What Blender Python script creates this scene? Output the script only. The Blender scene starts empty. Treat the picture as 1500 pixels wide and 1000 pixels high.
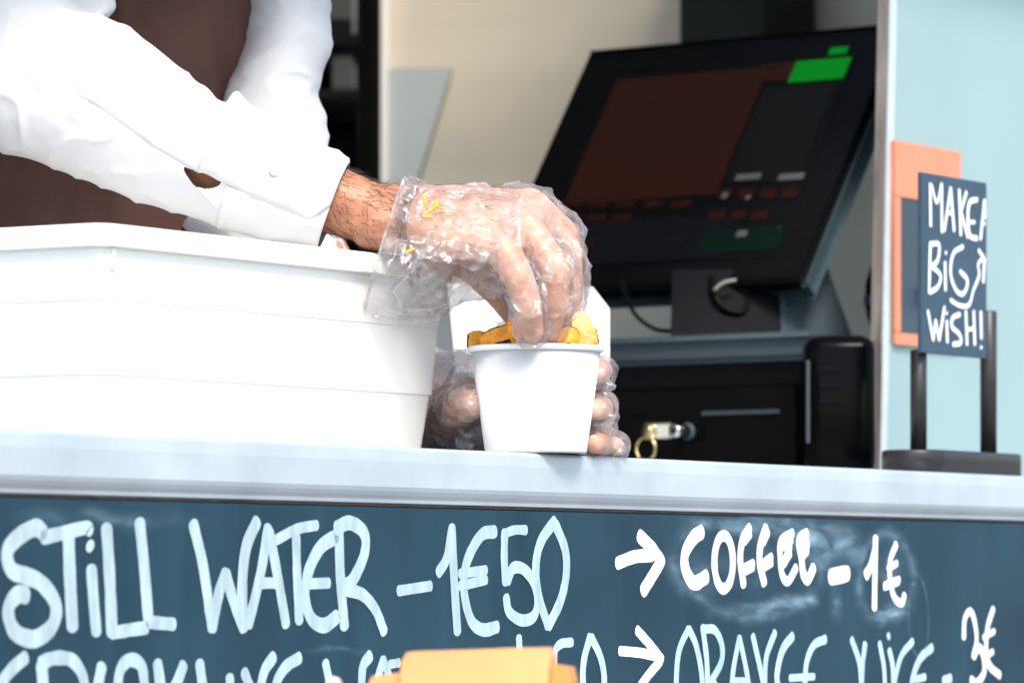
import bpy, bmesh, math, random
import numpy as np
from mathutils import Vector, noise, Matrix

random.seed(7)
R = math.radians
scene = bpy.context.scene
col = scene.collection

# ------------------------------------------------------------------ camera
FPX = 6500.0                    # focal length in pixels of a 1500 px wide frame
HOR = 853.0                     # image row of the horizon
ZC = 1.09
cam_d = bpy.data.cameras.new('camera')
cam = bpy.data.objects.new('camera', cam_d); col.objects.link(cam)
cam.location = (0, 0, ZC); cam.rotation_euler = (R(90), 0, 0)
cam_d.sensor_width = 36.0
cam_d.lens = FPX / 1500 * 36
cam_d.shift_y = (HOR - 500) / 1500
cam_d.clip_start = 0.05; cam_d.clip_end = 3000
cam_d.dof.use_dof = True
cam_d.dof.focus_distance = 3.14
cam_d.dof.aperture_fstop = (cam_d.lens / 1000) / 0.015
scene.camera = cam

# ------------------------------------------------------------------ light
SUN_AZ = R(163)                 # from +Y towards +X: behind the camera, to its right
SUN_EL = R(47)
w = bpy.data.worlds.new('World'); scene.world = w; w.use_nodes = True
nt = w.node_tree
bg = nt.nodes['Background']
sky = nt.nodes.new('ShaderNodeTexSky'); sky.sky_type = 'NISHITA'; sky.sun_disc = False
sky.sun_elevation = SUN_EL; sky.sun_rotation = SUN_AZ
sky.air_density = 1.0; sky.dust_density = 1.5; sky.ozone_density = 1.0
nt.links.new(sky.outputs['Color'], bg.inputs['Color']); bg.inputs['Strength'].default_value = 0.135
sd = bpy.data.lights.new('sun', 'SUN'); sd.energy = 1.6; sd.angle = R(16); sd.color = (1, .935, .82)
sun = bpy.data.objects.new('sun', sd); col.objects.link(sun)
to_sun = Vector((math.sin(SUN_AZ) * math.cos(SUN_EL), math.cos(SUN_AZ) * math.cos(SUN_EL), math.sin(SUN_EL)))
sun.rotation_euler = to_sun.to_track_quat('Z', 'Y').to_euler(); sun.location = to_sun * 8
vs = scene.view_settings
vs.view_transform = 'Standard'; vs.look = 'None'; vs.gamma = 1; vs.use_curve_mapping = False
vs.exposure = 1.36
scene.cycles.max_bounces = 10; scene.cycles.transparent_max_bounces = 24
scene.cycles.diffuse_bounces = 5
scene.cycles.caustics_reflective = False; scene.cycles.caustics_refractive = False
scene.cycles.sample_clamp_indirect = 6

# ------------------------------------------------------------------ frames
U = Vector((.5335, .8458, 0)); N = Vector((-.8458, .5335, 0)); ZUP = Vector((0, 0, 1))
O = Vector((0, 3.1, 0))
def FW(s, t, z):                # facade frame -> world (t grows into the truck)
    return O + U * s + N * t + ZUP * z
def P(px, py, d):               # photo pixel at camera depth d -> world
    return Vector(((px - 750) / FPX * d, d, ZC + (HOR - py) / FPX * d))
def onT(px, py, t):             # photo pixel on the facade-parallel plane t -> world
    d = (t + 3.1 * .5335) / (.5335 - .8458 * (px - 750) / FPX)
    return P(px, py, d)
def sOf(px, t):
    v = onT(px, HOR, t); return (v - O).dot(U)

# ------------------------------------------------------------------ materials
def lin(c):
    return tuple(((x / 255) / 12.92 if x / 255 <= .04045 else ((x / 255 + .055) / 1.055) ** 2.4) for x in c)
def mat(name, color, rough=.5, metal=0., spec=.5, noise_scale=None, noise_amt=.15, bump=0., bump_scale=None, sss=0., coat=0., stretch=None, aniso=None):
    m = bpy.data.materials.new(name); m.use_nodes = True
    t = m.node_tree; b = t.nodes['Principled BSDF']
    b.inputs['Base Color'].default_value = (*color, 1)
    b.inputs['Roughness'].default_value = rough; b.inputs['Metallic'].default_value = metal
    b.inputs['Specular IOR Level'].default_value = spec
    b.inputs['Coat Weight'].default_value = coat
    if sss:
        b.inputs['Subsurface Weight'].default_value = sss
        b.inputs['Subsurface Radius'].default_value = (.008, .003, .0015); b.inputs['Subsurface Scale'].default_value = 1.0
    if noise_scale or bump:
        tc = t.nodes.new('ShaderNodeTexCoord'); mp = t.nodes.new('ShaderNodeMapping')
        if stretch: mp.inputs['Scale'].default_value = stretch
        t.links.new(tc.outputs['Object'], mp.inputs['Vector'])
    if noise_scale:
        n = t.nodes.new('ShaderNodeTexNoise'); n.inputs['Scale'].default_value = noise_scale; n.inputs['Detail'].default_value = 6
        t.links.new(mp.outputs['Vector'], n.inputs['Vector'])
        r = t.nodes.new('ShaderNodeMapRange'); r.inputs[1].default_value = .3; r.inputs[2].default_value = .7
        r.inputs[3].default_value = 1 - noise_amt; r.inputs[4].default_value = 1 + noise_amt
        t.links.new(n.outputs['Fac'], r.inputs[0])
        mx = t.nodes.new('ShaderNodeMix'); mx.data_type = 'RGBA'; mx.blend_type = 'MULTIPLY'; mx.inputs[0].default_value = 1
        mx.inputs[6].default_value = (*color, 1); t.links.new(r.outputs[0], mx.inputs[7])
        t.links.new(mx.outputs[2], b.inputs['Base Color'])
        rr = t.nodes.new('ShaderNodeMapRange'); rr.inputs[3].default_value = rough * .8; rr.inputs[4].default_value = min(1, rough * 1.2)
        t.links.new(n.outputs['Fac'], rr.inputs[0]); t.links.new(rr.outputs[0], b.inputs['Roughness'])
    if bump:
        n2 = t.nodes.new('ShaderNodeTexNoise'); n2.inputs['Scale'].default_value = bump_scale or 200; n2.inputs['Detail'].default_value = 4
        t.links.new(mp.outputs['Vector'], n2.inputs['Vector'])
        bp = t.nodes.new('ShaderNodeBump'); bp.inputs['Strength'].default_value = bump; bp.inputs['Distance'].default_value = .002
        t.links.new(n2.outputs['Fac'], bp.inputs['Height']); t.links.new(bp.outputs['Normal'], b.inputs['Normal'])
    return m

M = {}
M['steel'] = mat('brushed_steel', (.50, .56, .60), .42, .30, noise_scale=16, noise_amt=.09, bump=.06, bump_scale=300)
M['steel_lip'] = mat('dull_steel', (.45, .45, .45), .5, .6, noise_scale=30, noise_amt=.15)
M['grime'] = mat('brown_sealant', (.045, .028, .02), .8, noise_scale=60, noise_amt=.6)
M['truck_paint'] = mat('white_truck_paint', (.7, .72, .72), .4, noise_scale=3, noise_amt=.05)
M['teal'] = mat('pale_teal_paint', (.275, .395, .395), .4, noise_scale=4, noise_amt=.06, bump=.02, bump_scale=40)
M['alu'] = mat('aluminium', (.78, .78, .78), .3, .8, noise_scale=40, noise_amt=.1)
M['alu_brown'] = mat('brown_grey_aluminium', (.30, .25, .22), .45, .5, noise_scale=90, noise_amt=.35, stretch=(1, 1, .15))  # browner and darker than the front of the trim
M['wall_in'] = mat('beige_interior_steel', (.80, .745, .62), .5, 0, noise_scale=2.2, noise_amt=.22, stretch=(.3, .3, 1.8))
def wall_tint():  # random grey-green patches put a hazy sheen into the wall colour
    t = M['wall_in'].node_tree; b = t.nodes['Principled BSDF']
    mix = [n for n in t.nodes if n.type == 'MIX'][0]
    tc = t.nodes.new('ShaderNodeTexCoord'); n = t.nodes.new('ShaderNodeTexNoise'); n.inputs['Scale'].default_value = 1.7; n.inputs['Detail'].default_value = 2
    t.links.new(tc.outputs['Object'], n.inputs['Vector'])
    cr = t.nodes.new('ShaderNodeValToRGB'); cr.color_ramp.elements[0].position = .38; cr.color_ramp.elements[0].color = (.44, .49, .44, 1)
    cr.color_ramp.elements[1].position = .6; cr.color_ramp.elements[1].color = (.62, .555, .44, 1)
    t.links.new(n.outputs['Fac'], cr.inputs['Fac']); t.links.new(cr.outputs[0], mix.inputs[6])
wall_tint()
M['floor_in'] = mat('grey_vinyl', (.42, .42, .42), .6, noise_scale=30)
M['dark'] = mat('black_void_laminate', (.003, .003, .003), .6, spec=.03, noise_scale=6)
M['black_plastic'] = mat('black_plastic', (.004, .004, .0045), .35, spec=.06, noise_scale=80, noise_amt=.2, bump=.03, bump_scale=600)
M['black_gloss'] = mat('gloss_black', (.002, .002, .0025), .15, spec=.05, noise_scale=5)
M['sign_black'] = mat('black_lacquered_wood', (.022, .02, .02), .38, noise_scale=60, noise_amt=.3, stretch=(1, 1, .1))
M['chrome'] = mat('chrome', (.9, .9, .9), .12, 1)
M['brass'] = mat('brass', (.62, .47, .25), .25, 1, noise_scale=60)
M['monitor_shell'] = mat('blue_grey_shell', (.040, .066, .078), .4, 0, spec=.15, noise_scale=8)
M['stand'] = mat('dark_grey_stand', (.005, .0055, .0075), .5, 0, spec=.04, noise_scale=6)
M['stand_side'] = mat('blue_grey_highlight', (.060, .082, .096), .4, 0, spec=.15, noise_scale=6)
M['box'] = mat('white_polypropylene', (.86, .855, .82), .42, noise_scale=6, noise_amt=.02, sss=0, bump=.02, bump_scale=150)
M['cup'] = mat('white_card', (.87, .87, .87), .5, noise_scale=40, noise_amt=.015)
M['shirt'] = mat('white_cotton', (.56, .56, .565), .85, noise_scale=25, noise_amt=.02, bump=.45, bump_scale=48, stretch=(1.4, 1, .8))
M['apron'] = mat('brown_apron_cloth', (.098, .048, .037), .85, spec=.2, noise_scale=18, noise_amt=.22, bump=.4, bump_scale=40)
M['trousers'] = mat('dark_trousers', (.03, .03, .035), .85, noise_scale=20)
M['hair'] = mat('dark_hair', (.018, .011, .008), .45)
M['carton'] = mat('white_paper', (.82, .83, .86), .7, noise_scale=12, noise_amt=.03)
M['bluegrey'] = mat('blue_grey_shade_patch', (.40, .44, .44), .5, noise_scale=5, noise_amt=.08)
M['duct'] = mat('dark_green_grey', (.022, .026, .022), .6, spec=.1, noise_scale=5)
M['orange_frame'] = mat('orange_painted_wood', (.72, .235, .12), .4, noise_scale=14, noise_amt=.1)
M['board_dark'] = mat('chalkboard_dark', (.03, .055, .07), .5, noise_scale=8, noise_amt=.2)
M['sign_slate'] = mat('slate_panel', (.036, .07, .105), .5, spec=.3, noise_scale=20, noise_amt=.15)
M['chalk'] = mat('white_chalk_marker', (.80, .85, .88), .75, noise_scale=150, noise_amt=.16, stretch=(1, 1, .2))
M['chalk_blue'] = mat('pale_blue_chalk_marker', (.38, .50, .54), .75, noise_scale=110, noise_amt=.2, stretch=(1, 1, .25))
M['chalk_mid'] = mat('streaky_chalk_marker', (.43, .58, .65), .75, noise_scale=110, noise_amt=.2, stretch=(1, 1, .25))
M['bag'] = mat('orange_kraft_paper', (.74, .375, .15), .6, noise_scale=25, noise_amt=.12)
M['bag_dark'] = mat('orange_kraft_paper_fold', (.70, .26, .065), .6, noise_scale=25, noise_amt=.12)
M['napkin'] = mat('cream_napkin', (.8, .74, .6), .8, noise_scale=30)
M['fry_skin'] = mat('dark_potato_skin', (.07, .018, .022), .6, noise_scale=200, noise_amt=.4)
M['shred'] = mat('yellow_shred', (.80, .42, .03), .5, noise_scale=200)
M['wrist_shade_cords'] = mat('brown_wrist_shade', (.12, .045, .02), .6, noise_scale=300, noise_amt=.4)
M['pavement'] = mat('pavement', (.30, .29, .275), .9, noise_scale=3, noise_amt=.2, bump=.4, bump_scale=60)
M['wood'] = mat('table_wood', (.25, .15, .08), .5, noise_scale=12, stretch=(1, 8, 1))
M['shelf_box'] = mat('grey_green_board', (.26, .26, .21), .7, noise_scale=8)
M['eye'] = mat('eye_white', (.75, .73, .7), .2)
M['white_pl'] = mat('pale_grey_plastic', (.7, .7, .68), .5)

def skin_mat():
    m = mat('skin', (.44, .185, .095), .48, sss=.12)
    t = m.node_tree; b = t.nodes['Principled BSDF']
    tc = t.nodes.new('ShaderNodeTexCoord')
    n = t.nodes.new('ShaderNodeTexNoise'); n.inputs['Scale'].default_value = 55; n.inputs['Detail'].default_value = 8
    t.links.new(tc.outputs['Object'], n.inputs['Vector'])
    cr = t.nodes.new('ShaderNodeValToRGB')
    cr.color_ramp.elements[0].position = .3; cr.color_ramp.elements[0].color = (.36, .135, .07, 1)
    cr.color_ramp.elements[1].position = .7; cr.color_ramp.elements[1].color = (.52, .235, .13, 1)
    t.links.new(n.outputs['Fac'], cr.inputs['Fac'])
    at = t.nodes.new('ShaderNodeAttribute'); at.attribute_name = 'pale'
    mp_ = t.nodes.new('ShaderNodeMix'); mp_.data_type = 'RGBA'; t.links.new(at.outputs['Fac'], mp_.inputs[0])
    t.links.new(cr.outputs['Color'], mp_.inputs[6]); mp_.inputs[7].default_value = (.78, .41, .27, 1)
    t.links.new(mp_.outputs[2], b.inputs['Base Color'])
    v = t.nodes.new('ShaderNodeTexVoronoi'); v.inputs['Scale'].default_value = 900
    t.links.new(tc.outputs['Object'], v.inputs['Vector'])
    bp = t.nodes.new('ShaderNodeBump'); bp.inputs['Strength'].default_value = .25; bp.inputs['Distance'].default_value = .0006
    t.links.new(v.outputs['Distance'], bp.inputs['Height']); t.links.new(bp.outputs['Normal'], b.inputs['Normal'])
    return m
M['skin'] = skin_mat()

def film_mat(name, milk=.16, crink=170):
    m = bpy.data.materials.new(name); m.use_nodes = True
    t = m.node_tree; t.nodes.remove(t.nodes['Principled BSDF']); out = t.nodes['Material Output']
    tc = t.nodes.new('ShaderNodeTexCoord')
    n0 = t.nodes.new('ShaderNodeTexNoise'); n0.inputs['Scale'].default_value = 45; n0.inputs['Detail'].default_value = 2
    t.links.new(tc.outputs['Object'], n0.inputs['Vector'])
    mv = t.nodes.new('ShaderNodeMix'); mv.data_type = 'VECTOR'; mv.inputs[0].default_value = .03
    t.links.new(tc.outputs['Object'], mv.inputs[4]); t.links.new(n0.outputs['Color'], mv.inputs[5])
    mp = t.nodes.new('ShaderNodeMapping'); mp.inputs['Rotation'].default_value = (0, .6, 0); mp.inputs['Scale'].default_value = (.55, 1, 1.25)
    t.links.new(mv.outputs[1], mp.inputs['Vector'])
    def facets(scale, k):
        v = t.nodes.new('ShaderNodeTexVoronoi'); v.feature = 'F1'; v.inputs['Scale'].default_value = scale
        t.links.new(mp.outputs['Vector'], v.inputs['Vector'])
        d = t.nodes.new('ShaderNodeVectorMath'); d.operation = 'SUBTRACT'
        t.links.new(mp.outputs['Vector'], d.inputs[0]); t.links.new(v.outputs['Position'], d.inputs[1])
        c = t.nodes.new('ShaderNodeVectorMath'); c.operation = 'SUBTRACT'; c.inputs[1].default_value = (.5, .5, .5)
        t.links.new(v.outputs['Color'], c.inputs[0])
        p = t.nodes.new('ShaderNodeVectorMath'); p.operation = 'DOT_PRODUCT'
        t.links.new(d.outputs[0], p.inputs[0]); t.links.new(c.outputs[0], p.inputs[1])
        q = t.nodes.new('ShaderNodeMath'); q.operation = 'MULTIPLY'; q.inputs[1].default_value = k
        t.links.new(p.outputs['Value'], q.inputs[0]); return q.outputs[0]
    ad = t.nodes.new('ShaderNodeMath'); ad.operation = 'ADD'
    t.links.new(facets(crink * .30, .95), ad.inputs[0]); t.links.new(facets(crink * .55, .36), ad.inputs[1])
    bp = t.nodes.new('ShaderNodeBump'); bp.inputs['Strength'].default_value = 1.; bp.inputs['Distance'].default_value = 1.
    t.links.new(ad.outputs[0], bp.inputs['Height'])
    v = t.nodes.new('ShaderNodeTexVoronoi'); v.feature = 'DISTANCE_TO_EDGE'; v.inputs['Scale'].default_value = crink * .30
    t.links.new(mp.outputs['Vector'], v.inputs['Vector'])
    nm = t.nodes.new('ShaderNodeTexNoise'); nm.inputs['Scale'].default_value = 45
    t.links.new(tc.outputs['Object'], nm.inputs['Vector'])
    tr = t.nodes.new('ShaderNodeBsdfTransparent'); tr.inputs['Color'].default_value = (.99, .99, .99, 1)
    df = t.nodes.new('ShaderNodeBsdfDiffuse'); df.inputs['Color'].default_value = (.94, .95, .97, 1)
    tl = t.nodes.new('ShaderNodeBsdfTranslucent'); tl.inputs['Color'].default_value = (.94, .95, .97, 1)
    gl = t.nodes.new('ShaderNodeBsdfGlossy'); gl.inputs['Roughness'].default_value = .27
    for s in (df, tl, gl): t.links.new(bp.outputs['Normal'], s.inputs['Normal'])
    m1 = t.nodes.new('ShaderNodeMixShader'); m1.inputs[0].default_value = .5
    t.links.new(df.outputs[0], m1.inputs[1]); t.links.new(tl.outputs[0], m1.inputs[2])
    # creases are milkier than the flat film between them
    cr = t.nodes.new('ShaderNodeMapRange'); cr.inputs[1].default_value = .0; cr.inputs[2].default_value = .035
    cr.inputs[3].default_value = milk * 2.4; cr.inputs[4].default_value = milk
    t.links.new(v.outputs['Distance'], cr.inputs[0])
    m2 = t.nodes.new('ShaderNodeMixShader'); nr_ = t.nodes.new('ShaderNodeMapRange'); nr_.inputs[1].default_value = .42; nr_.inputs[2].default_value = .62; nr_.inputs[3].default_value = .55; nr_.inputs[4].default_value = 1.5
    t.links.new(nm.outputs['Fac'], nr_.inputs[0])
    mk = t.nodes.new('ShaderNodeMath'); mk.operation = 'MULTIPLY'; mk.use_clamp = True
    t.links.new(cr.outputs[0], mk.inputs[0]); t.links.new(nr_.outputs[0], mk.inputs[1]); t.links.new(mk.outputs[0], m2.inputs[0])
    t.links.new(tr.outputs[0], m2.inputs[1]); t.links.new(m1.outputs[0], m2.inputs[2])
    lw = t.nodes.new('ShaderNodeLayerWeight'); lw.inputs['Blend'].default_value = .32
    fr = t.nodes.new('ShaderNodeMapRange'); fr.inputs[3].default_value = .06; fr.inputs[4].default_value = .42
    t.links.new(lw.outputs['Fresnel'], fr.inputs[0])
    m3 = t.nodes.new('ShaderNodeMixShader'); t.links.new(fr.outputs[0], m3.inputs[0])
    t.links.new(m2.outputs[0], m3.inputs[1]); t.links.new(gl.outputs[0], m3.inputs[2])
    t.links.new(m3.outputs[0], out.inputs['Surface'])
    return m
M['film'] = film_mat('clear_glove_film', .13, 120)
M['film_cuff'] = film_mat('clear_glove_cuff_film', .15, 80)

def fry_mat():
    m = mat('sweet_potato_flesh', (.86, .34, .016), .42, noise_scale=160, noise_amt=.3, bump=.4, bump_scale=500)
    return m
M['fry'] = fry_mat()
M['fry_pale'] = mat('pale_fry_flesh', (.80, .50, .16), .45, noise_scale=160, noise_amt=.15, bump=.3, bump_scale=500)

# chalkboard with wiped smears (real stains, in the board's own coordinates)
def board_mat(stains):
    m = bpy.data.materials.new('smeared_chalkboard'); m.use_nodes = True
    t = m.node_tree; b = t.nodes['Principled BSDF']
    b.inputs['Roughness'].default_value = .5; b.inputs['Specular IOR Level'].default_value = .12
    tc = t.nodes.new('ShaderNodeTexCoord')
    def noise_tex(scale, detail=6, stretch=None, vec=None):
        mp = t.nodes.new('ShaderNodeMapping')
        if stretch: mp.inputs['Scale'].default_value = stretch
        t.links.new(vec or tc.outputs['Object'], mp.inputs['Vector'])
        n = t.nodes.new('ShaderNodeTexNoise'); n.inputs['Scale'].default_value = scale; n.inputs['Detail'].default_value = detail
        n.inputs['Distortion'].default_value = .6
        t.links.new(mp.outputs['Vector'], n.inputs['Vector']); return n
    def math_(op, a, c, clamp=False):
        q = t.nodes.new('ShaderNodeMath'); q.operation = op; q.use_clamp = clamp
        for i, x in enumerate((a, c)):
            if isinstance(x, (int, float)): q.inputs[i].default_value = x
            else: t.links.new(x, q.inputs[i])
        return q.outputs[0]
    big = noise_tex(7, 5); streak = noise_tex(16, 7, (1.2, 1.2, .25)); fine = noise_tex(40, 8, (.6, .6, 1.8))
    base = t.nodes.new('ShaderNodeValToRGB'); e = base.color_ramp.elements
    e[0].position = .3; e[0].color = (.012, .034, .054, 1); e[1].position = .72; e[1].color = (.022, .062, .092, 1)
    t.links.new(math_('ADD', math_('MULTIPLY', big.outputs['Fac'], .5), math_('MULTIPLY', streak.outputs['Fac'], .5)), base.inputs['Fac'])
    total = None
    sep = t.nodes.new('ShaderNodeSeparateXYZ'); t.links.new(tc.outputs['Object'], sep.inputs[0])
    # wobble
    wob = noise_tex(9, 3)
    sepw = t.nodes.new('ShaderNodeSeparateColor'); t.links.new(wob.outputs['Color'], sepw.inputs[0])
    sx = math_('ADD', sep.outputs['X'], math_('MULTIPLY', math_('SUBTRACT', sepw.outputs[0], .5), .05))
    sz = math_('ADD', sep.outputs['Z'], math_('MULTIPLY', math_('SUBTRACT', sepw.outputs[1], .5), .035))
    for (cx, cz, rx, rz, ring, amt) in stains:
        dx = math_('DIVIDE', math_('SUBTRACT', sx, cx), rx); dz = math_('DIVIDE', math_('SUBTRACT', sz, cz), rz)
        r2 = math_('SQRT', math_('ADD', math_('MULTIPLY', dx, dx), math_('MULTIPLY', dz, dz)), 0)
        if ring:
            k = math_('SUBTRACT', 1, math_('MULTIPLY', math_('ABSOLUTE', math_('SUBTRACT', r2, 1), 0), 1 / ring), True)
        else:
            k = math_('SUBTRACT', 1, r2, True)
        k = math_('MULTIPLY', math_('MULTIPLY', k, k), amt)
        total = k if total is None else math_('ADD', total, k)
    fm = t.nodes.new('ShaderNodeMapRange'); fm.inputs[1].default_value = .38; fm.inputs[2].default_value = .72; fm.inputs[3].default_value = .15
    t.links.new(fine.outputs['Fac'], fm.inputs[0])
    k = math_('MULTIPLY', total, fm.outputs[0], True)
    mx = t.nodes.new('ShaderNodeMix'); mx.data_type = 'RGBA'
    t.links.new(k, mx.inputs[0]); t.links.new(base.outputs[0], mx.inputs[6]); mx.inputs[7].default_value = (.30, .46, .56, 1)
    t.links.new(mx.outputs[2], b.inputs['Base Color'])
    return m

# ------------------------------------------------------------------ mesh helpers
def thing(name, label, cat, loc, group=None):
    o = bpy.data.objects.new(name, None); col.objects.link(o); o.location = loc
    o.empty_display_size = .05
    o['label'] = label; o['category'] = cat
    if group: o['group'] = group
    return o
def origin(o):
    v = Vector((0, 0, 0))
    while o is not None:
        v += o.location; o = o.parent
    return v
def part(name, geo, m, parent=None, smooth=False, loc=None):
    verts, faces = geo[0], geo[1]
    me = bpy.data.meshes.new(name)
    base = origin(parent) if parent is not None else Vector((0, 0, 0))
    l = Vector(loc) - base if loc is not None else Vector((0, 0, 0))
    base = base + l
    me.from_pydata([tuple(Vector(v) - base) for v in verts], [], faces); me.update()
    if smooth:
        me.polygons.foreach_set('use_smooth', [True] * len(me.polygons))
    o = bpy.data.objects.new(name, me); col.objects.link(o); o.location = l
    if isinstance(m, (list, tuple)):
        for x in m: me.materials.append(x)
    else: me.materials.append(m)
    if parent is not None: o.parent = parent
    return o
def solo(name, geo, m, label, cat, loc, group=None, smooth=False):
    o = part(name, geo, m, None, smooth, loc)
    o['label'] = label; o['category'] = cat
    if group: o['group'] = group
    return o
def setting(name, geo, m):
    o = part(name, geo, m); o['kind'] = 'structure'; return o
def bm_out(bm):
    bm.verts.ensure_lookup_table(); bm.normal_update()
    v = [x.co.copy() for x in bm.verts]
    idx = {x: i for i, x in enumerate(bm.verts)}
    f = [[idx[q] for q in p.verts] for p in bm.faces]
    bm.free(); return v, f
def obox(c, ax, half, bev=0., seg=2):
    bm = bmesh.new(); bmesh.ops.create_cube(bm, size=2)
    c = Vector(c); ax = [Vector(a).normalized() for a in ax]
    for v in bm.verts:
        v.co = c + ax[0] * v.co.x * half[0] + ax[1] * v.co.y * half[1] + ax[2] * v.co.z * half[2]
    if bev:
        bmesh.ops.bevel(bm, geom=list(bm.edges), offset=bev, segments=seg, profile=.5, affect='EDGES')
    bmesh.ops.recalc_face_normals(bm, faces=bm.faces)
    return bm_out(bm)
def fbox(s0, s1, t0, t1, z0, z1, bev=0., seg=2):
    return obox(FW((s0 + s1) / 2, (t0 + t1) / 2, (z0 + z1) / 2), (U, N, ZUP), (abs(s1 - s0) / 2, abs(t1 - t0) / 2, (z1 - z0) / 2), bev, seg)
def merge(*gs):
    V, Fs = [], []
    for v, f in gs:
        k = len(V); V += list(v); Fs += [[i + k for i in p] for p in f]
    return V, Fs
def prism(poly, d):             # planar polygon (world points) pushed by vector d
    n = len(poly); poly = [Vector(p) for p in poly]
    v = poly + [p + d for p in poly]
    f = [list(range(n))[::-1], [i + n for i in range(n)]] + [[i, (i + 1) % n, (i + 1) % n + n, i + n] for i in range(n)]
    return v, f
def tube(pts, radii, n=10, caps=True):
    pts = [Vector(p) for p in pts]
    if not hasattr(radii, '__len__'): radii = [radii] * len(pts)
    V, Fs = [], []
    ref = None
    for i, p in enumerate(pts):
        d = (pts[min(i + 1, len(pts) - 1)] - pts[max(i - 1, 0)]).normalized()
        if ref is None:
            ref = d.orthogonal().normalized()
        ref = (ref - d * ref.dot(d)).normalized(); b = d.cross(ref)
        for k in range(n):
            a = 2 * math.pi * k / n
            V.append(p + (ref * math.cos(a) + b * math.sin(a)) * radii[i])
    for i in range(len(pts) - 1):
        for k in range(n):
            Fs.append([i * n + k, i * n + (k + 1) % n, (i + 1) * n + (k + 1) % n, (i + 1) * n + k])
    if caps:
        Fs.append(list(range(n))[::-1]); Fs.append([(len(pts) - 1) * n + k for k in range(n)])
    return V, Fs
def spline(pts, per=8):
    pts = [Vector(p) for p in pts]
    if len(pts) < 3: 
        return [pts[0].lerp(pts[1], i / per) for i in range(per + 1)] if len(pts) == 2 else pts
    out = []
    q = [pts[0] * 2 - pts[1]] + pts + [pts[-1] * 2 - pts[-2]]
    for i in range(1, len(q) - 2):
        p0, p1, p2, p3 = q[i - 1:i + 3]
        for k in range(per):
            t = k / per
            out.append(.5 * ((2 * p1) + (p2 - p0) * t + (2 * p0 - 5 * p1 + 4 * p2 - p3) * t * t + (3 * p1 - p0 - 3 * p2 + p3) * t ** 3))
    out.append(pts[-1]); return out
def lathe(c, prof, n=48, ax=ZUP):
    V, Fs = [], []
    c = Vector(c); e1 = ax.orthogonal().normalized(); e2 = ax.cross(e1)
    for (r, z) in prof:
        for k in range(n):
            a = 2 * math.pi * k / n
            V.append(c + (e1 * math.cos(a) + e2 * math.sin(a)) * r + ax * z)
    for i in range(len(prof) - 1):
        for k in range(n):
            Fs.append([i * n + k, i * n + (k + 1) % n, (i + 1) * n + (k + 1) % n, (i + 1) * n + k])
    return V, Fs
def sphere_pts(c, r, n=12, m=7, sc=None):
    out = []
    for i in range(m + 1):
        th = math.pi * i / m
        for k in range(n):
            a = 2 * math.pi * k / n
            out.append(Vector(c) + Vector((math.sin(th) * math.cos(a), math.sin(th) * math.sin(a), math.cos(th))) * r)
    return out
def hull(pts):
    bm = bmesh.new()
    for p in pts: bm.verts.new(p)
    r = bmesh.ops.convex_hull(bm, input=bm.verts)
    dele = list({g for g in r['geom_interior'] + r['geom_unused'] if isinstance(g, bmesh.types.BMVert)})
    bmesh.ops.delete(bm, geom=dele, context='VERTS')
    bmesh.ops.recalc_face_normals(bm, faces=bm.faces)
    return bm_out(bm)
def cap(a, ra, b, rb):
    return hull(sphere_pts(a, ra) + sphere_pts(b, rb))
def voxel(geo, size, smooth_it=6, factor=.5):
    me = bpy.data.meshes.new('tmp'); me.from_pydata([tuple(v) for v in geo[0]], [], geo[1]); me.update()
    o = bpy.data.objects.new('tmp', me); col.objects.link(o)
    m = o.modifiers.new('r', 'REMESH'); m.mode = 'VOXEL'; m.voxel_size = size
    s = o.modifiers.new('s', 'SMOOTH'); s.factor = factor; s.iterations = smooth_it
    dg = bpy.context.evaluated_depsgraph_get()
    ev = o.evaluated_get(dg); r = bpy.data.meshes.new_from_object(ev)
    v = [x.co.copy() for x in r.vertices]; f = [list(p.vertices) for p in r.polygons]; n = [x.normal.copy() for x in r.vertices]
    bpy.data.objects.remove(o); bpy.data.meshes.remove(me); bpy.data.meshes.remove(r)
    return v, f, n
def displace(v, n, fn):
    return [p + q * fn(p) for p, q in zip(v, n)]
def normals(v, f):
    me = bpy.data.meshes.new('tmp'); me.from_pydata([tuple(x) for x in v], [], f); me.update()
    n = [x.normal.copy() for x in me.vertices]; bpy.data.meshes.remove(me); return n

# strokes drawn on a plane: ribbon with round ends, given as world points already on the plane
def ribbon(pts, width, right, up, nrm, lift=.0012, closed=False, per=7):
    sp = spline(pts, per) if len(pts) > 2 or len(pts) == 2 else pts
    q = [Vector((p.dot(right), p.dot(up), 0)) for p in sp]
    d0 = sp[0].dot(nrm)
    n = len(q); rnd = random.Random(int(abs(q[0].x * 9999)) + n)
    L, Rr = [], []
    for i in range(n):
        d = q[min(i + 1, n - 1)] - q[max(i - 1, 0)]
        if d.length < 1e-9: d = Vector((1, 0, 0))
        d.normalize(); s = Vector((-d.y, d.x, 0))
        k = width / 2 * (1 + .09 * noise.noise(q[i] * 160 + Vector((3.3, 0, 7))))
        L.append(q[i] + s * k); Rr.append(q[i] - s * k)
    V, Fs = [], []
    def w(p, off): return right * p.x + up * p.y + nrm * (d0 + off)
    V = [w(p, lift) for p in L] + [w(p, lift) for p in Rr]
    Fs = [[i, i + 1, n + i + 1, n + i] for i in range(n - 1)]
    for (c, a, b, sgn) in ((q[0], L[0], Rr[0], -1), (q[-1], L[-1], Rr[-1], 1)):
        ca = (a - c); d = (q[1] - q[0]).normalized() * -1 if sgn < 0 else (q[-1] - q[-2]).normalized()
        k0 = len(V); m = 6
        for k in range(m + 1):
            an = math.pi * k / m
            V.append(w(c + ca * math.cos(an) + d * math.sin(an) * ca.length * .7, lift))
        Fs.append(list(range(k0, k0 + m + 1)))
    return V, Fs

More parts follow.
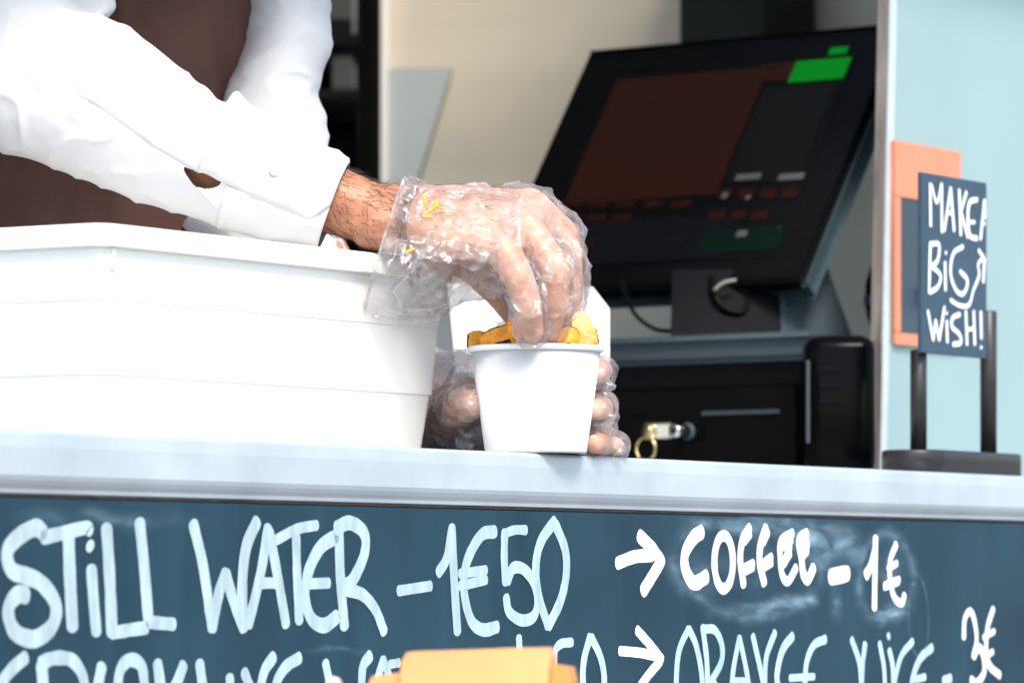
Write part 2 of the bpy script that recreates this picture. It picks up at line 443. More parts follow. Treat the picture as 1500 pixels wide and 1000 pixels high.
# ================================================================== SETTING
g = 400
setting('ground', ([(-g, -g, 0), (g, -g, 0), (g, g, 0), (-g, g, 0)], [[0, 1, 2, 3]]), M['pavement'])

ZT = 1.1811                     # counter top
ZB = 1.1425                     # underside of the counter front
TEAL_T = .20
truck = thing('food_truck', 'food truck with steel serving counter, pale teal side panel and open hatch', 'food truck', FW(0, .9, 0))
# counter: one extruded profile (t, z), long along the facade
prof = [(.002, ZT), (.0005, ZT - .0006), (-.0008, ZT - .002), (-.0012, ZT - .010), (-.0006, ZT - .0270), (.0006, ZT - .0298), (.0024, ZT - .0325), (.0046, ZT - .0350), (.0052, ZB + .0008), (.012, ZB), (.33, ZB), (.33, ZT)]
def extrude_profile(prof, s0, s1):
    v = [FW(s0, t, z) for t, z in prof] + [FW(s1, t, z) for t, z in prof]; n = len(prof)
    f = [[i, (i + 1) % n, (i + 1) % n + n, i + n] for i in range(n)] + [list(range(n))[::-1], [i + n for i in range(n)]]
    return v, f
cnt = part('counter', extrude_profile(prof, -1.3, 2.2), M['steel'], truck)
bvl = cnt.modifiers.new('soft', 'BEVEL'); bvl.width = .0006; bvl.segments = 2; bvl.limit_method = 'ANGLE'; bvl.angle_limit = R(40)
part('worktop', fbox(.42, 1.62, .331, .95, ZB, ZT - .001, .002), M['steel'], truck)
part('sealant', fbox(-1.3, 2.2, .0062, .0115, ZB - .0010, ZB + .0003), M['grime'], truck)
part('front_panel', fbox(-1.3, 2.2, .012, .05, .30, ZB - .0005), M['truck_paint'], truck)
part('skirt', fbox(-1.3, 2.2, .06, .09, .06, .299), M['dark'], truck)
part('floor', fbox(-1.3, 2.2, .051, 2.1, .33, .37), M['floor_in'], truck)
def tAt(px, s):                 # t on the plane s = const seen at an image column
    d = (s + 3.1 * .8458) / (.5335 * (px - 750) / FPX + .8458); return (Vector(((px - 750) / FPX * d, d, 0)) - O).dot(N)
part('end_wall', fbox(1.62, 1.66, .2, tAt(552, 1.62), .371, 2.5), M['wall_in'], truck)
part('corner_trim', fbox(1.60, 1.619, tAt(560, 1.60), tAt(549, 1.60), .371, 2.5, .001), M['white_pl'], truck)
part('black_post', fbox(1.585, 1.60, tAt(548, 1.585) , tAt(527, 1.585), .371, 2.5, .002), M['dark'], truck)
part('back_wall', fbox(-1.3, 2.6, 2.0, 2.04, .371, 2.5), M['wall_in'], truck)
# unseen roof; opening and raised hatch added to light the interior
part('roof', merge(fbox(-1.3, .55, .05, 2.1, 2.501, 2.55), fbox(1.55, 2.6, .05, 2.1, 2.501, 2.55), fbox(.5505, 1.5495, .05, .30, 2.501, 2.55), fbox(.5505, 1.5495, .95, 2.1, 2.501, 2.55)), M['truck_paint'], truck)
part('added_light_hatch', obox(FW(1.05, 1.27, 2.82), (U, (N * .62 + ZUP * .78), ZUP.cross(U) * .62 + ZUP), (.5, .4, .012), .004), M['truck_paint'], truck)
part('unseen_shade_header', fbox(-1.3, 2.2, .14, .18, 1.72, 2.5), M['truck_paint'], truck)  # unseen; lower edge dropped to shade the interior

# teal side panel with a slightly leaning aluminium edge
def leanpt(px, py, t): return onT(px, py, t)
zb_, zt_ = ZT + .001, 2.24
A0 = onT(1287, 690, TEAL_T); A1 = onT(1302.5, 0, TEAL_T)
ld = (A1 - A0) / (A1.z - A0.z)
def edge_at(z): return A0 + ld * (z - A0.z)
e0, e1 = edge_at(zb_), edge_at(zt_)
trim_w = .0125
part('side_panel', prism([e0 + U * trim_w, FW(2.2, TEAL_T, zb_), FW(2.2, TEAL_T, zt_), e1 + U * trim_w], N * .010), M['teal'], truck)
tr = part('panel_trim', prism([e0, e0 + U * (trim_w - .0003), e1 + U * (trim_w - .0003), e1], N * -.0015), M['alu'], truck)
part('panel_edge', prism([e0 + N * .0002, e0 + U * (trim_w - .0006) + N * .0002, e1 + U * (trim_w - .0006) + N * .0002, e1 + N * .0002], N * .011), M['alu_brown'], truck)

# ================================================================== MENU BOARD
BT = .0065                      # front face of the chalkboard (t)
bo = FW(0, BT, 0)
stn = []
def bl(px, py):                 # board-local coordinates (object space is rotated to the facade)
    v = onT(px, py, BT); return ((v - O).dot(U), v.z)
def stain(px, py, wx, hy, ring, amt):
    a = bl(px - wx, py); b = bl(px + wx, py); c = bl(px, py - hy); e = bl(px, py + hy)
    stn.append(((a[0] + b[0]) / 2, (c[1] + e[1]) / 2, (b[0] - a[0]) / 2, (c[1] - e[1]) / 2, ring, amt))
stain(1095, 830, 112, 72, .22, .30); stain(1130, 884, 70, 16, 0, .7); stain(1215, 800, 70, 50, 0, .55); stain(1095, 825, 100, 62, 0, .22); stain(1150, 775, 120, 26, 0, .7); stain(1020, 850, 50, 50, 0, .3); stain(1120, 890, 95, 20, 0, .5); stain(1180, 790, 60, 40, 0, .8)
stain(1060, 770, 90, 14, 0, .5); stain(1188, 880, 22, 14, 0, 1.1); stain(1225, 880, 10, 40, 0, .6); stain(1300, 903, 34, 22, 0, 1.0)
stain(1295, 850, 42, 62, .3, .35); stain(1300, 840, 44, 66, 0, .35); stain(1240, 800, 40, 40, 0, .5); stain(1345, 900, 14, 60, .12, .35); stain(150, 760, 180, 22, 0, .35)
stain(500, 950, 60, 8, 0, .3)
board = bpy.data.objects.new('menu_board', None); col.objects.link(board); board.location = (0, 0, 0)
board['label'] = 'long blue black chalkboard with drink prices under the steel counter'; board['category'] = 'menu board'
M['board'] = board_mat(stn)
# board panel: built in its own axes so that its material runs along the facade
me = bpy.data.meshes.new('panel')
vv, ff = obox((.45, 0, .9305), (Vector((1, 0, 0)), Vector((0, 1, 0)), ZUP), (1.7, .0024, .2106), .001, 1)
me.from_pydata([tuple(x) for x in vv], [], ff); me.materials.append(M['board'])
pan = bpy.data.objects.new('panel', me); col.objects.link(pan); pan.parent = board
pan.location = O + N * (BT + .0024); pan.rotation_euler = (0, 0, math.atan2(U.y, U.x))

def Z(x0, y0, k):
    return lambda p: (x0 + p[0] / k, y0 + p[1] / k)
z1 = Z(0, 740, 3.847); z2 = Z(250, 740, 3.75); z3 = Z(560, 740, 3.409); z4 = Z(960, 740, 3.844); z5 = Z(1180, 740, 3.847)
def ell(cx, cy, rx, ry, n=16): return [(cx + rx * math.sin(2 * math.pi * i / n), cy - ry * math.cos(2 * math.pi * i / n)) for i in range(n + 1)]
LET = [
 # STiLL
 (z1, 'chalk_blue', 76, [[(240, 150), (195, 125), (110, 170), (45, 240), (40, 310), (70, 370), (140, 395), (220, 430), (290, 510), (315, 590), (290, 680), (220, 740), (160, 750), (80, 710), (45, 620), (55, 550), (100, 500), (145, 505)]]),
 (z1, 'chalk_blue', 74, [[(240, 180), (330, 160), (480, 125), (505, 140)], [(382, 165), (390, 400), (405, 680)]]),
 (z1, 'chalk_blue', 66, [[(504, 226), (506, 230)], [(512, 360), (525, 550), (540, 710)]]),
 (z1, 'chalk_blue', 70, [[(598, 130), (615, 400), (628, 715)], [(628, 718), (730, 700), (820, 688)]]),
 (z1, 'chalk_blue', 68, [[(785, 100), (810, 350), (833, 640)], [(835, 655), (900, 662), (975, 668)]]),
 # WATER
 (z2, 'chalk_blue', 64, [[(122, 105), (175, 330), (225, 670)], [(225, 670), (262, 480), (300, 372)], [(300, 375), (340, 520), (395, 670)], [(395, 670), (388, 440), (410, 230), (468, 90)]]),
 (z2, 'chalk_blue', 60, [[(532, 125), (490, 380), (425, 650)], [(540, 150), (590, 420), (630, 650)], [(500, 425), (580, 425)]]),
 (z2, 'chalk_blue', 54, [[(575, 190), (690, 130), (800, 108)], [(686, 175), (692, 400), (702, 630)]]),
 (z2, 'chalk_blue', 58, [[(905, 170), (820, 230), (755, 360), (735, 500), (770, 620), (840, 658), (910, 610)], [(745, 430), (865, 425)]]),
 (z2, 'chalk_blue', 60, [[(922, 140), (930, 400), (952, 660)], [(908, 125), (980, 95), (1058, 150), (1062, 260), (1005, 395), (955, 445)], [(965, 462), (1050, 490), (1120, 570), (1168, 690)]]),
 (z2, 'chalk_blue', 54, [[(1250, 468), (1425, 441)]]),
 # 1 EUR 50
 (z3, 'chalk_blue', 48, [[(278, 335), (320, 260), (344, 115)], [(345, 110), (355, 350), (372, 628)]]),
 (z3, 'chalk_blue', 46, [[(560, 130), (490, 150), (420, 280), (405, 420), (440, 570), (500, 620), (572, 605)], [(385, 340), (515, 322)], [(385, 402), (515, 370)]]),
 (z3, 'chalk_blue', 44, [[(715, 122), (660, 122), (620, 135)], [(608, 135), (606, 250), (612, 382)], [(622, 375), (650, 312), (705, 320), (755, 390), (772, 480), (750, 555), (690, 572), (630, 530), (615, 460)]]),
 (z3, 'chalk_blue', 46, [[(858, 78), (790, 180), (765, 300), (778, 450), (825, 598)], [(862, 95), (910, 220), (915, 350), (885, 480), (828, 598)]]),
 (z3, 'chalk', 60, [[(1172, 288), (1260, 255), (1345, 250)], [(1282, 152), (1345, 215), (1395, 285)], [(1385, 285), (1340, 360), (1300, 425)]]),
 # COFFEE
 (z4, 'chalk', 62, [[(258, 148), (210, 185), (165, 270), (168, 360), (215, 435), (285, 400)]]),
 (z4, 'chalk', 60, [ell(382, 318, 52, 150)]),
 (z4, 'chalk', 45, [[(528, 125), (490, 190), (475, 300), (494, 445)], [(530, 160), (500, 200)], [(488, 355), (548, 325)], [(488, 375), (545, 345)]]),
 (z4, 'chalk', 45, [[(620, 125), (590, 220), (585, 320), (610, 435)], [(630, 150), (605, 205)], [(600, 330), (650, 290)], [(600, 350), (650, 320)]]),
 (z4, 'chalk', 40, [[(770, 155), (705, 200), (700, 290), (712, 390), (745, 425), (790, 350)], [(715, 235), (765, 195)], [(720, 330), (755, 270)], [(725, 300), (755, 230)]]),
 (z4, 'chalk', 50, [[(850, 160), (808, 195), (820, 290), (830, 380), (856, 415), (888, 350)], [(822, 250), (855, 215)], [(825, 280), (850, 250)]]),
 (z5, 'chalk', 86, [[(140, 402), (235, 382)]]),
 (z5, 'chalk', 40, [[(392, 185), (388, 400), (386, 575)], [(335, 385), (365, 330), (390, 230)], [(340, 400), (365, 345)]]),
 (z5, 'chalk', 36, [[(508, 220), (475, 310), (475, 430), (500, 520), (540, 548), (555, 505)], [(462, 355), (512, 325)], [(440, 448), (525, 415)], [(440, 460), (520, 430)]]),
 (z5, 'chalk', 36, [[(890, 742), (895, 640), (925, 595), (950, 650), (962, 760), (942, 848)], [(945, 850), (975, 800), (1000, 850), (1003, 940), (960, 1000), (930, 980)]]),
 (z5, 'chalk', 33, [[(1055, 582), (1025, 680), (1015, 800), (1035, 900), (1092, 955)], [(1000, 742), (1060, 708)], [(1015, 848), (1052, 822)]]),
 # second line
 (z3, 'chalk', 46, [[(1185, 725), (1290, 735), (1365, 752)], [(1270, 622), (1330, 690), (1392, 768)], [(1385, 775), (1330, 840), (1285, 900)]]),
 (z4, 'chalk_mid', 38, [[(183, 695), (130, 820), (115, 1000), (122, 1150)], [(187, 695), (230, 800), (262, 1000), (240, 1150)]]),
 (z4, 'chalk_mid', 38, [[(264, 685), (285, 850), (292, 1000), (300, 1200)], [(270, 695), (330, 700), (370, 780), (368, 880), (310, 990)], [(320, 985), (370, 1080), (400, 1200)]]),
 (z4, 'chalk_mid', 36, [[(470, 745), (440, 900), (428, 1000), (415, 1150)], [(470, 745), (500, 880), (522, 1000), (545, 1150)], [(440, 985), (515, 985)]]),
 (z4, 'chalk_mid', 38, [[(547, 735), (580, 880), (608, 1010)], [(612, 1010), (622, 850), (670, 715)]]),
 (z4, 'chalk_mid', 42, [[(770, 735), (720, 800), (690, 900), (685, 1000), (730, 1100)]]),
 (z4, 'chalk_mid', 40, [[(955, 752), (890, 785), (850, 880), (840, 1000), (850, 1120)], [(755, 970), (890, 962)]]),
 (z5, 'chalk_mid', 36, [[(258, 755), (300, 880), (312, 1010), (315, 1120)], [(332, 780), (318, 900), (314, 1010)]]),
 (z5, 'chalk_mid', 32, [[(415, 775), (438, 900), (445, 1010), (448, 1100)], [(462, 728), (468, 742)]]),
 (z5, 'chalk_mid', 36, [[(470, 815), (488, 900), (492, 1010)], [(600, 765), (535, 850), (498, 1000), (490, 1100)]]),
 (z5, 'chalk_mid', 40, [[(710, 800), (645, 860), (605, 960), (598, 1060), (640, 1150)], [(620, 978), (670, 965)]]),
 (z5, 'chalk_mid', 48, [[(775, 985), (815, 972)]]),
 (z1, 'chalk_blue', 68, [[(140, 855), (60, 925), (-20, 1030)]]),
 (z1, 'chalk_blue', 70, [[(232, 900), (240, 1010), (245, 1200)], [(225, 885), (310, 858), (400, 870), (455, 940), (475, 1020)]]),
 (z1, 'chalk_blue', 66, [[(570, 910), (550, 1010), (530, 1150)]]),
 (z1, 'chalk_blue', 66, [[(660, 1200), (662, 1000), (685, 905), (740, 868), (795, 905), (812, 1010)]]),
 (z1, 'chalk_blue', 64, [[(885, 890), (900, 1010), (915, 1180)], [(1030, 900), (1000, 980), (960, 1060)]]),
 (z1, 'chalk_blue', 62, [[(1122, 890), (1138, 1010), (1160, 1180)]]),
 (z2, 'chalk_blue', 54, [[(322, 945), (328, 1100)]]),
 (z2, 'chalk_blue', 56, [[(402, 915), (430, 990), (470, 1100)], [(562, 830), (515, 900), (492, 990), (480, 1100)]]),
 (z2, 'chalk_blue', 56, [[(705, 835), (630, 885), (580, 970), (570, 1080)]]),
 (z2, 'chalk_blue', 50, [[(848, 865), (872, 980), (895, 1100)]]),
 (z2, 'chalk_blue', 52, [[(1092, 825), (1055, 880), (1045, 980), (1030, 1100)]]),
 (z2, 'chalk_blue', 46, [[(1165, 845), (1130, 960)], [(1165, 845), (1205, 960)], [(1200, 872), (1250, 862)]]),
 (z3, 'chalk_blue', 40, [[(680, 660), (684, 735), (692, 900)]]),
 (z3, 'chalk_mid', 38, [[(945, 682), (890, 690), (860, 730), (858, 830)], [(865, 850), (910, 830), (945, 900)]]),
 (z3, 'chalk_mid', 38, [[(1035, 655), (1005, 770), (1000, 880), (1020, 1000)], [(1042, 660), (1088, 760), (1105, 880), (1080, 1000)]]),
]
for (zf, mk, wd, strokes) in LET:
    gs = []
    for si, s in enumerate(strokes):
        pts = [onT(*zf(p), BT) for p in s]
        k0 = zf((0, 0)); k1 = zf((wd, 0))
        # width: as seen across, undone for the slant of the board, kept between the two
        a = zf(s[0]); ww = (onT(a[0] + (k1[0] - k0[0]), a[1], BT) - onT(a[0], a[1], BT)).length
        d = pts[0].y; vert = (k1[0] - k0[0]) / FPX * d
        dirv = (pts[-1] - pts[0]); hz = abs(dirv.dot(U)); vz = abs(dirv.z)
        f = vz / (hz + vz + 1e-6)
        gs.append(ribbon(pts, vert * (1.08 + .40 * f), U, ZUP, -N, .0004 + .0001 * si))
    part('letter', merge(*gs), M[mk], board)

# ================================================================== ORANGE FRAMED BOARD ON THE TEAL PANEL
fo = TEAL_T - .0016
c00 = onT(1299, 509, fo); 
fs0, fs1 = sOf(1303, fo), sOf(1403, fo)
d_l = onT(1303, 0, fo).y
fz1 = ZC + (HOR - 205) / FPX * d_l; fz0 = ZC + (HOR - 504) / FPX * d_l; fzi1 = ZC + (HOR - 287) / FPX * d_l; fzi0 = ZC + (HOR - 486) / FPX * d_l
fs0 += .006
fr = thing('framed_board', 'orange framed dark board on the pale teal panel behind the small sign', 'framed board', FW((fs0 + fs1) / 2, fo, fz0))
part('frame', fbox(fs0, fs1, fo - .0035, fo, fzi1, fz1, .0006), M['orange_frame'], fr)
part('frame', fbox(fs0, fs1, fo - .0035, fo, fz0, fzi0, .0006), M['orange_frame'], fr)
part('frame', fbox(fs0, fs0 + .010, fo - .0035, fo, fzi0 + .0005, fzi1 - .0005, .0006), M['orange_frame'], fr)
part('frame', fbox(fs1 - .010, fs1, fo - .0035, fo, fzi0 + .0005, fzi1 - .0005, .0006), M['orange_frame'], fr)
part('panel', fbox(fs0 + .0102, fs1 - .0102, fo - .0025, fo, fzi0 + .0006, fzi1 - .0006), M['board_dark'], fr)

# ================================================================== TABLE SIGN
ST = .032
sg = thing('table_sign', 'small slate sign reading MAKE A BIG WISH in a black wooden holder', 'sign', FW((sOf(1293, ST) + sOf(1493, ST)) / 2, ST, ZT))
b0, b1 = sOf(1318, ST), sOf(1500, ST - .02)
sdp = onT(1390, 0, ST).y
bh = 33 / FPX * sdp
def stadium(s0, s1, t0, t1, z0, z1):
    r = (t1 - t0) / 2; tc = (t0 + t1) / 2; pts = []
    for k in range(17):
        a = math.pi / 2 + math.pi * k / 16; pts.append((s0 + r + r * math.cos(a), tc + r * math.sin(a)))
    for k in range(17):
        a = -math.pi / 2 + math.pi * k / 16; pts.append((s1 - r + r * math.cos(a), tc + r * math.sin(a)))
    bm = bmesh.new(); vb = [bm.verts.new(FW(s, t, z0)) for s, t in pts]; f = bm.faces.new(vb)
    r_ = bmesh.ops.extrude_face_region(bm, geom=[f]); vs_ = [x for x in r_['geom'] if isinstance(x, bmesh.types.BMVert)]
    for x in vs_: x.co.z = z1
    bmesh.ops.recalc_face_normals(bm, faces=bm.faces)
    ed = [e for e in bm.edges if abs(e.verts[0].co.z - z1) < 1e-6 and abs(e.verts[1].co.z - z1) < 1e-6]
    bmesh.ops.bevel(bm, geom=ed, offset=.0025, segments=3, profile=.5, affect='EDGES')
    return bm_out(bm)
part('base', stadium(b0, b1, .004, .060, ZT + .0004, ZT + bh), M['sign_black'], sg, True).data.shade_smooth()
for (pxx, top, t_) in ((1345.5, 512, ST), (1448, 455, ST)):
    c = onT(pxx, 0, t_); zt = ZC + (HOR - top) / FPX * c.y
    rr = 12.2 / FPX * c.y
    c.z = 0
    part('post', lathe(c, [(0, ZT + bh - .001), (rr, ZT + bh - .001), (rr, zt - .0012), (rr - .001, zt - .0003), (rr - .003, zt), (0, zt)], 28), M['sign_black'], sg, True).data.shade_smooth()
pt = ST - .012
q00, q10 = sOf(1350.5, pt), sOf(1445.5, pt)
dpl, dpr = onT(1351, 0, pt).y, onT(1446, 0, pt).y
pz1 = ZC + (HOR - 252) / FPX * dpl; pz0 = ZC + (HOR - 516) / FPX * dpl
part('slate', fbox(q00, q10, pt, pt + .0042, pz0, pz1, .0007), M['sign_slate'], sg)
z6 = Z(1330, 240, 3.336)
SIGN = [
 [[(106, 100), (108, 300)], [(112, 105), (138, 190), (160, 100)], [(160, 100), (162, 330)]], [[(205, 120), (175, 325)], [(205, 120), (222, 325)], [(185, 240), (216, 240)]],
 [[(248, 130), (255, 345)], [(282, 140), (254, 235)], [(256, 240), (288, 358)]], [[(335, 175), (298, 190), (290, 270), (300, 350), (335, 365)], [(292, 285), (322, 285)]],
 [[(370, 182), (352, 366)], [(371, 180), (372, 262)], [(360, 290), (371, 292)]],
 [[(106, 390), (100, 628)], [(106, 392), (148, 395), (142, 470), (112, 500)], [(112, 500), (155, 545), (142, 600), (102, 628)]],
 [[(182, 433), (183, 436)], [(178, 482), (180, 615)]], [[(265, 405), (218, 440), (206, 540), (235, 620), (270, 632), (288, 570), (252, 525)]],
 [[(205, 665), (250, 692), (295, 688), (318, 615), (345, 545), (340, 490), (365, 460)], [(342, 422), (368, 462)], [(370, 465), (364, 575)]],
 [[(95, 720), (120, 858)], [(120, 858), (132, 765)], [(132, 768), (148, 858)], [(148, 858), (174, 700)]], [[(186, 728), (187, 731)], [(186, 770), (189, 868)]],
 [[(250, 735), (216, 752), (212, 795), (248, 832), (256, 872), (218, 882)]], [[(280, 722), (286, 880)], [(318, 722), (323, 880)], [(284, 812), (320, 802)]],
 [[(353, 725), (356, 850)], [(354, 895), (355, 898)]]]
for strokes in SIGN:
    gs = []
    for si, s in enumerate(strokes):
        pts = [onT(*z6(p), pt) for p in s]
        dirv = (pts[-1] - pts[0]); f = abs(dirv.z) / (abs(dirv.dot(U)) + abs(dirv.z) + 1e-6)
        gs.append(ribbon(pts, 20 / 3.336 / FPX * pts[0].y * (1.0 + .35 * f), U, ZUP, -N, .0006 + .0001 * si, per=5))
    part('letter', merge(*gs), M['chalk'], sg)

# ================================================================== WHITE STORAGE BOX
BXT = .088
s_l = sOf(152, BXT); s_r = sOf(671, BXT)
def zpx(py, px, t): return ZC + (HOR - py) / FPX * onT(px, 0, t).y
zr1 = zpx(325, 155, BXT); zr0 = zpx(360, 155, BXT); zm1 = zpx(437, 155, BXT); zm2 = zpx(546, 155, BXT)
bx = thing('storage_box', 'white lidded plastic box with stepped tapering sides on the counter edge', 'storage box', FW((s_l + s_r) / 2, BXT + .14, ZT))
DEP = .25
def ring(s0, s1, t0, t1, z, r, k=6):
    out = []
    for (cs, ct, a0) in ((s0 + r, t0 + r, math.pi), (s1 - r, t0 + r, 1.5 * math.pi), (s1 - r, t1 - r, 0), (s0 + r, t1 - r, .5 * math.pi)):
        for i in range(k + 1):
            a = a0 + .5 * math.pi * i / k; out.append(FW(cs + r * math.cos(a), ct + r * math.sin(a), z))
    return out
def stack(levels, cap0=True, cap1=True):
    V, Fs = [], []; n = None
    for (ins, z, r) in levels:
        rg = ring(s_l + ins, s_r - ins, BXT + ins, BXT + DEP - ins, z, r); n = len(rg); V += rg
    for i in range(len(levels) - 1):
        for k in range(n): Fs.append([i * n + k, i * n + (k + 1) % n, (i + 1) * n + (k + 1) % n, (i + 1) * n + k])
    if cap0: Fs.append(list(range(n))[::-1])
    if cap1: Fs.append([(len(levels) - 1) * n + k for k in range(n)])
    return V, Fs
rc = .011
part('tub', stack([(.0175, ZT + .0006, rc), (.0165, ZT + .003, rc), (.0118, zm2 - .0005, rc), (.0105, zm2 + .0005, rc), (.0078, zm1 - .0004, rc), (.0069, zm1 + .0004, rc), (.0052, zr0 + .002, rc)]), M['box'], bx)
lid = part('lid', stack([(.004, zr0 + .0005, rc), (.0, zr0, rc + .002), (-.0008, zr0 + .001, rc + .003), (-.0002, zr1 - .0035, rc + .003), (.0012, zr1 - .001, rc + .003), (.004, zr1, rc + .002), (.02, zr1 + .0004, rc)]), M['box'], bx)
hn = onT(164, 0, BXT + .004); ss = (hn - O).dot(U)
part('rib', fbox(ss, ss + .004, BXT + .003, BXT + .0075, zr0 - .014, zr0 - .0004, .0008), M['box'], bx)
for q in bx.children:
    q.data.shade_smooth(); m_ = q.modifiers.new('es', 'EDGE_SPLIT'); m_.split_angle = R(35)

# ================================================================== PAPER CUP AND FRIES
CD = 3.165
cc = P(785, 0, CD); cc.z = 0
k = CD / FPX
zrim = ZC + (HOR - 507) * k
cup = thing('paper_cup', 'plain white paper cup heaped with sweet potato fries on the counter edge', 'paper cup', (cc.x, cc.y, ZT))
zc0 = ZT + .0005
rt, rb = 95 * k, 73 * k
part('wall', lathe(cc, [(0, zc0 + .004), (rb - .002, zc0 + .004), (rb, zc0), (rb + .0008, zc0 + .002), (rt, zrim - .004), (rt - .0012, zrim - .006), (rb - .001, zc0 + .006), (0, zc0 + .006)], 72), M['cup'], cup, True).data.shade_smooth()
rp = [(rt - .0008 + .0024 * math.cos(a) + .0012, zrim - .0024 + .0022 * math.sin(a)) for a in [2 * math.pi * i / 14 for i in range(15)]]
part('rim', lathe(cc, rp, 72), M['cup'], cup, True)
def fry(name, pts, r, m, label, flat=.75, twist=0., group='sweet potato fries in the cup', skin=True):
    sp = spline(pts, 8); n = 22; V, Fs = [], []; mi = []
    L = len(sp)
    for i, p in enumerate(sp):
        d = (sp[min(i + 1, L - 1)] - sp[max(i - 1, 0)]).normalized()
        side = d.cross(Vector((0, -1, 0.25))).normalized(); up = side.cross(d)
        e = min(i, L - 1 - i) / (L - 1); rr = r * min(1, (.30 + 4.5 * e) ** .6) * (1 + .16 * noise.noise(p * 120))
        for q in range(n):
            a = 2 * math.pi * q / n
            x, y = math.cos(a), math.sin(a)
            y = min(y, .30 + .10 * noise.noise(p * 400 + Vector((q, 0, 0)))) if y > 0 else y * flat
            if math.sin(a) > .25: x *= .86
            x, y = x * math.cos(twist) - y * math.sin(twist), x * math.sin(twist) + y * math.cos(twist)
            V.append(p + (side * x + up * y) * rr * (1 + .07 * noise.noise(p * 350 + Vector((q * 3, 0, 0)))))
    for i in range(L - 1):
        for q in range(n):
            Fs.append([i * n + q, i * n + (q + 1) % n, (i + 1) * n + (q + 1) % n, (i + 1) * n + q])
            a = 2 * math.pi * (q + .5) / n; mi.append(1 if skin and math.sin(a) < .28 else 0)
    Fs.append(list(range(n))[::-1]); Fs.append([(L - 1) * n + q for q in range(n)]); mi += [1 if skin else 0] * 2
    o = solo(name, (V, Fs), [m, M['fry_skin']], label, 'fry', sp[0], group, True)
    o.data.polygons.foreach_set('material_index', mi)
    es = o.modifiers.new('es', 'EDGE_SPLIT'); es.split_angle = R(40)
    return o
FR = [
 ([(697, 520, -.005), (699, 503, -.006), (698, 490, -.004)], .0062, 'fry', 'short round-ended fry at the left end of the cup rim', 1.0, True),
 ([(704, 507, -.012), (728, 496, -.018), (762, 488, -.012)], .0055, 'fry', 'long fry lying slanted beside the round-ended one', .8, True),
 ([(768, 520, -.012), (757, 495, -.016), (748, 473, -.014)], .0058, 'fry', 'upright fry with dark skin edge leaning under the thumb', .8, True),
 ([(770, 500, -.028), (795, 499, -.030), (822, 503, -.028)], .0052, 'fry', 'fry lying flat right under the fingertips', .8, True),
 ([(812, 506, -.03), (832, 496, -.032), (848, 505, -.028)], .0058, 'fry', 'small humped fry between fingertips and the pale fry', .8, True),
 ([(858, 514, -.02), (852, 490, -.024), (850, 462, -.022)], .0068, 'fry_pale', 'pale yellow fry held upright by the fingertips', .8, False),
 ([(866, 514, -.006), (863, 498, -.006), (860, 484, -.004)], .0060, 'fry', 'short fry poking up at the right end of the rim', .8, True),
 ([(735, 515, .012), (775, 503, .012), (812, 498, .014)], .0065, 'fry', 'fry buried behind the others in the middle of the cup', .8, True),
 ([(716, 516, -.002), (733, 500, -.004), (748, 492, -.002)], .0042, 'fry', 'thin fry lying in front of the long slanted one', .8, True),
 ([(842, 514, .004), (852, 500, .004), (870, 492, .006)], .0046, 'fry', 'thin fry behind the pale upright one', .8, True),
]
for pts, r, mk, lb, fl, sk in FR:
    fry('sweet_potato_fry', [P(a, b - 5, CD + c) for a, b, c in pts], r * 1.15, M[mk], lb, fl, random.uniform(-.25, .25), skin=sk)

# ================================================================== PERSON
TC = Vector((-.323, 3.53, 0)); TF = Vector((.34, -.94, 0)).normalized(); TS = Vector((.94, .34, 0)).normalized()
person = thing('person', 'person in white shirt and brown apron, plastic gloves, putting fries in the cup', 'person', (TC.x, TC.y, .37))
def PJ(j): return P(*j)
rh = dict(
 wrist=(556, 318, 3.135), fore=(430, 272, 3.145), elbow=(-20, 128, 3.18),
 index=[(776, 303, 3.172), (824, 345, 3.182), (834, 415, 3.172), (831, 478, 3.165)],
 middle=[(783, 318, 3.152), (829, 372, 3.154), (829, 432, 3.150), (818, 484, 3.150)],
 ring=[(770, 338, 3.126), (811, 394, 3.118), (812, 445, 3.122), (802, 487, 3.130)],
 pinky=[(734, 362, 3.104), (762, 410, 3.094), (774, 448, 3.096), (780, 486, 3.108)],
 thumb=[(620, 352, 3.170), (690, 382, 3.200), (738, 430, 3.196), (768, 476, 3.168)])
RADII = dict(index=(.0138, .0122, .0108, .0088), middle=(.0140, .0124, .0110, .0090), ring=(.0136, .0120, .0107, .0087), pinky=(.0128, .0108, .0097, .0078), thumb=(.0175, .0145, .0126, .0095))
def hand_caps(h, grow=0.0, fingers=('index', 'middle', 'ring', 'pinky', 'thumb'), wr=.0255):
    gs = []; fs_ = h.get('slim', 1.)
    W = PJ(h['wrist'])
    for f in fingers:
        js = [PJ(j) for j in h[f]]; rr = [r * (fs_ if f != 'thumb' else 1) + grow for r in RADII[f]]
        for i in range(3): gs.append(cap(js[i], rr[i], js[i + 1], rr[i + 1]))
    mc = [PJ(h[f][0]) for f in ('index', 'middle', 'ring', 'pinky')]
    pts = []
    for c, r in zip(mc, (.0125, .0128, .0125, .0115)): pts += sphere_pts(c, r + grow, 10, 6)
    wax = (mc[0] - mc[3]).normalized() * .012
    pts += sphere_pts(W + wax, wr * .78 + grow, 10, 6) + sphere_pts(W - wax, wr * .78 + grow, 10, 6)
    gs.append(hull(pts))
    # thumb base
    gs.append(hull(sphere_pts(PJ(h['thumb'][0]), .016 + grow, 10, 6) + sphere_pts(PJ(h['thumb'][1]), .0138 + grow, 10, 6) + sphere_pts(mc[1].lerp(W, .35), .011 + grow, 10, 6) + sphere_pts(W, .017 + grow, 10, 6)))
    return gs
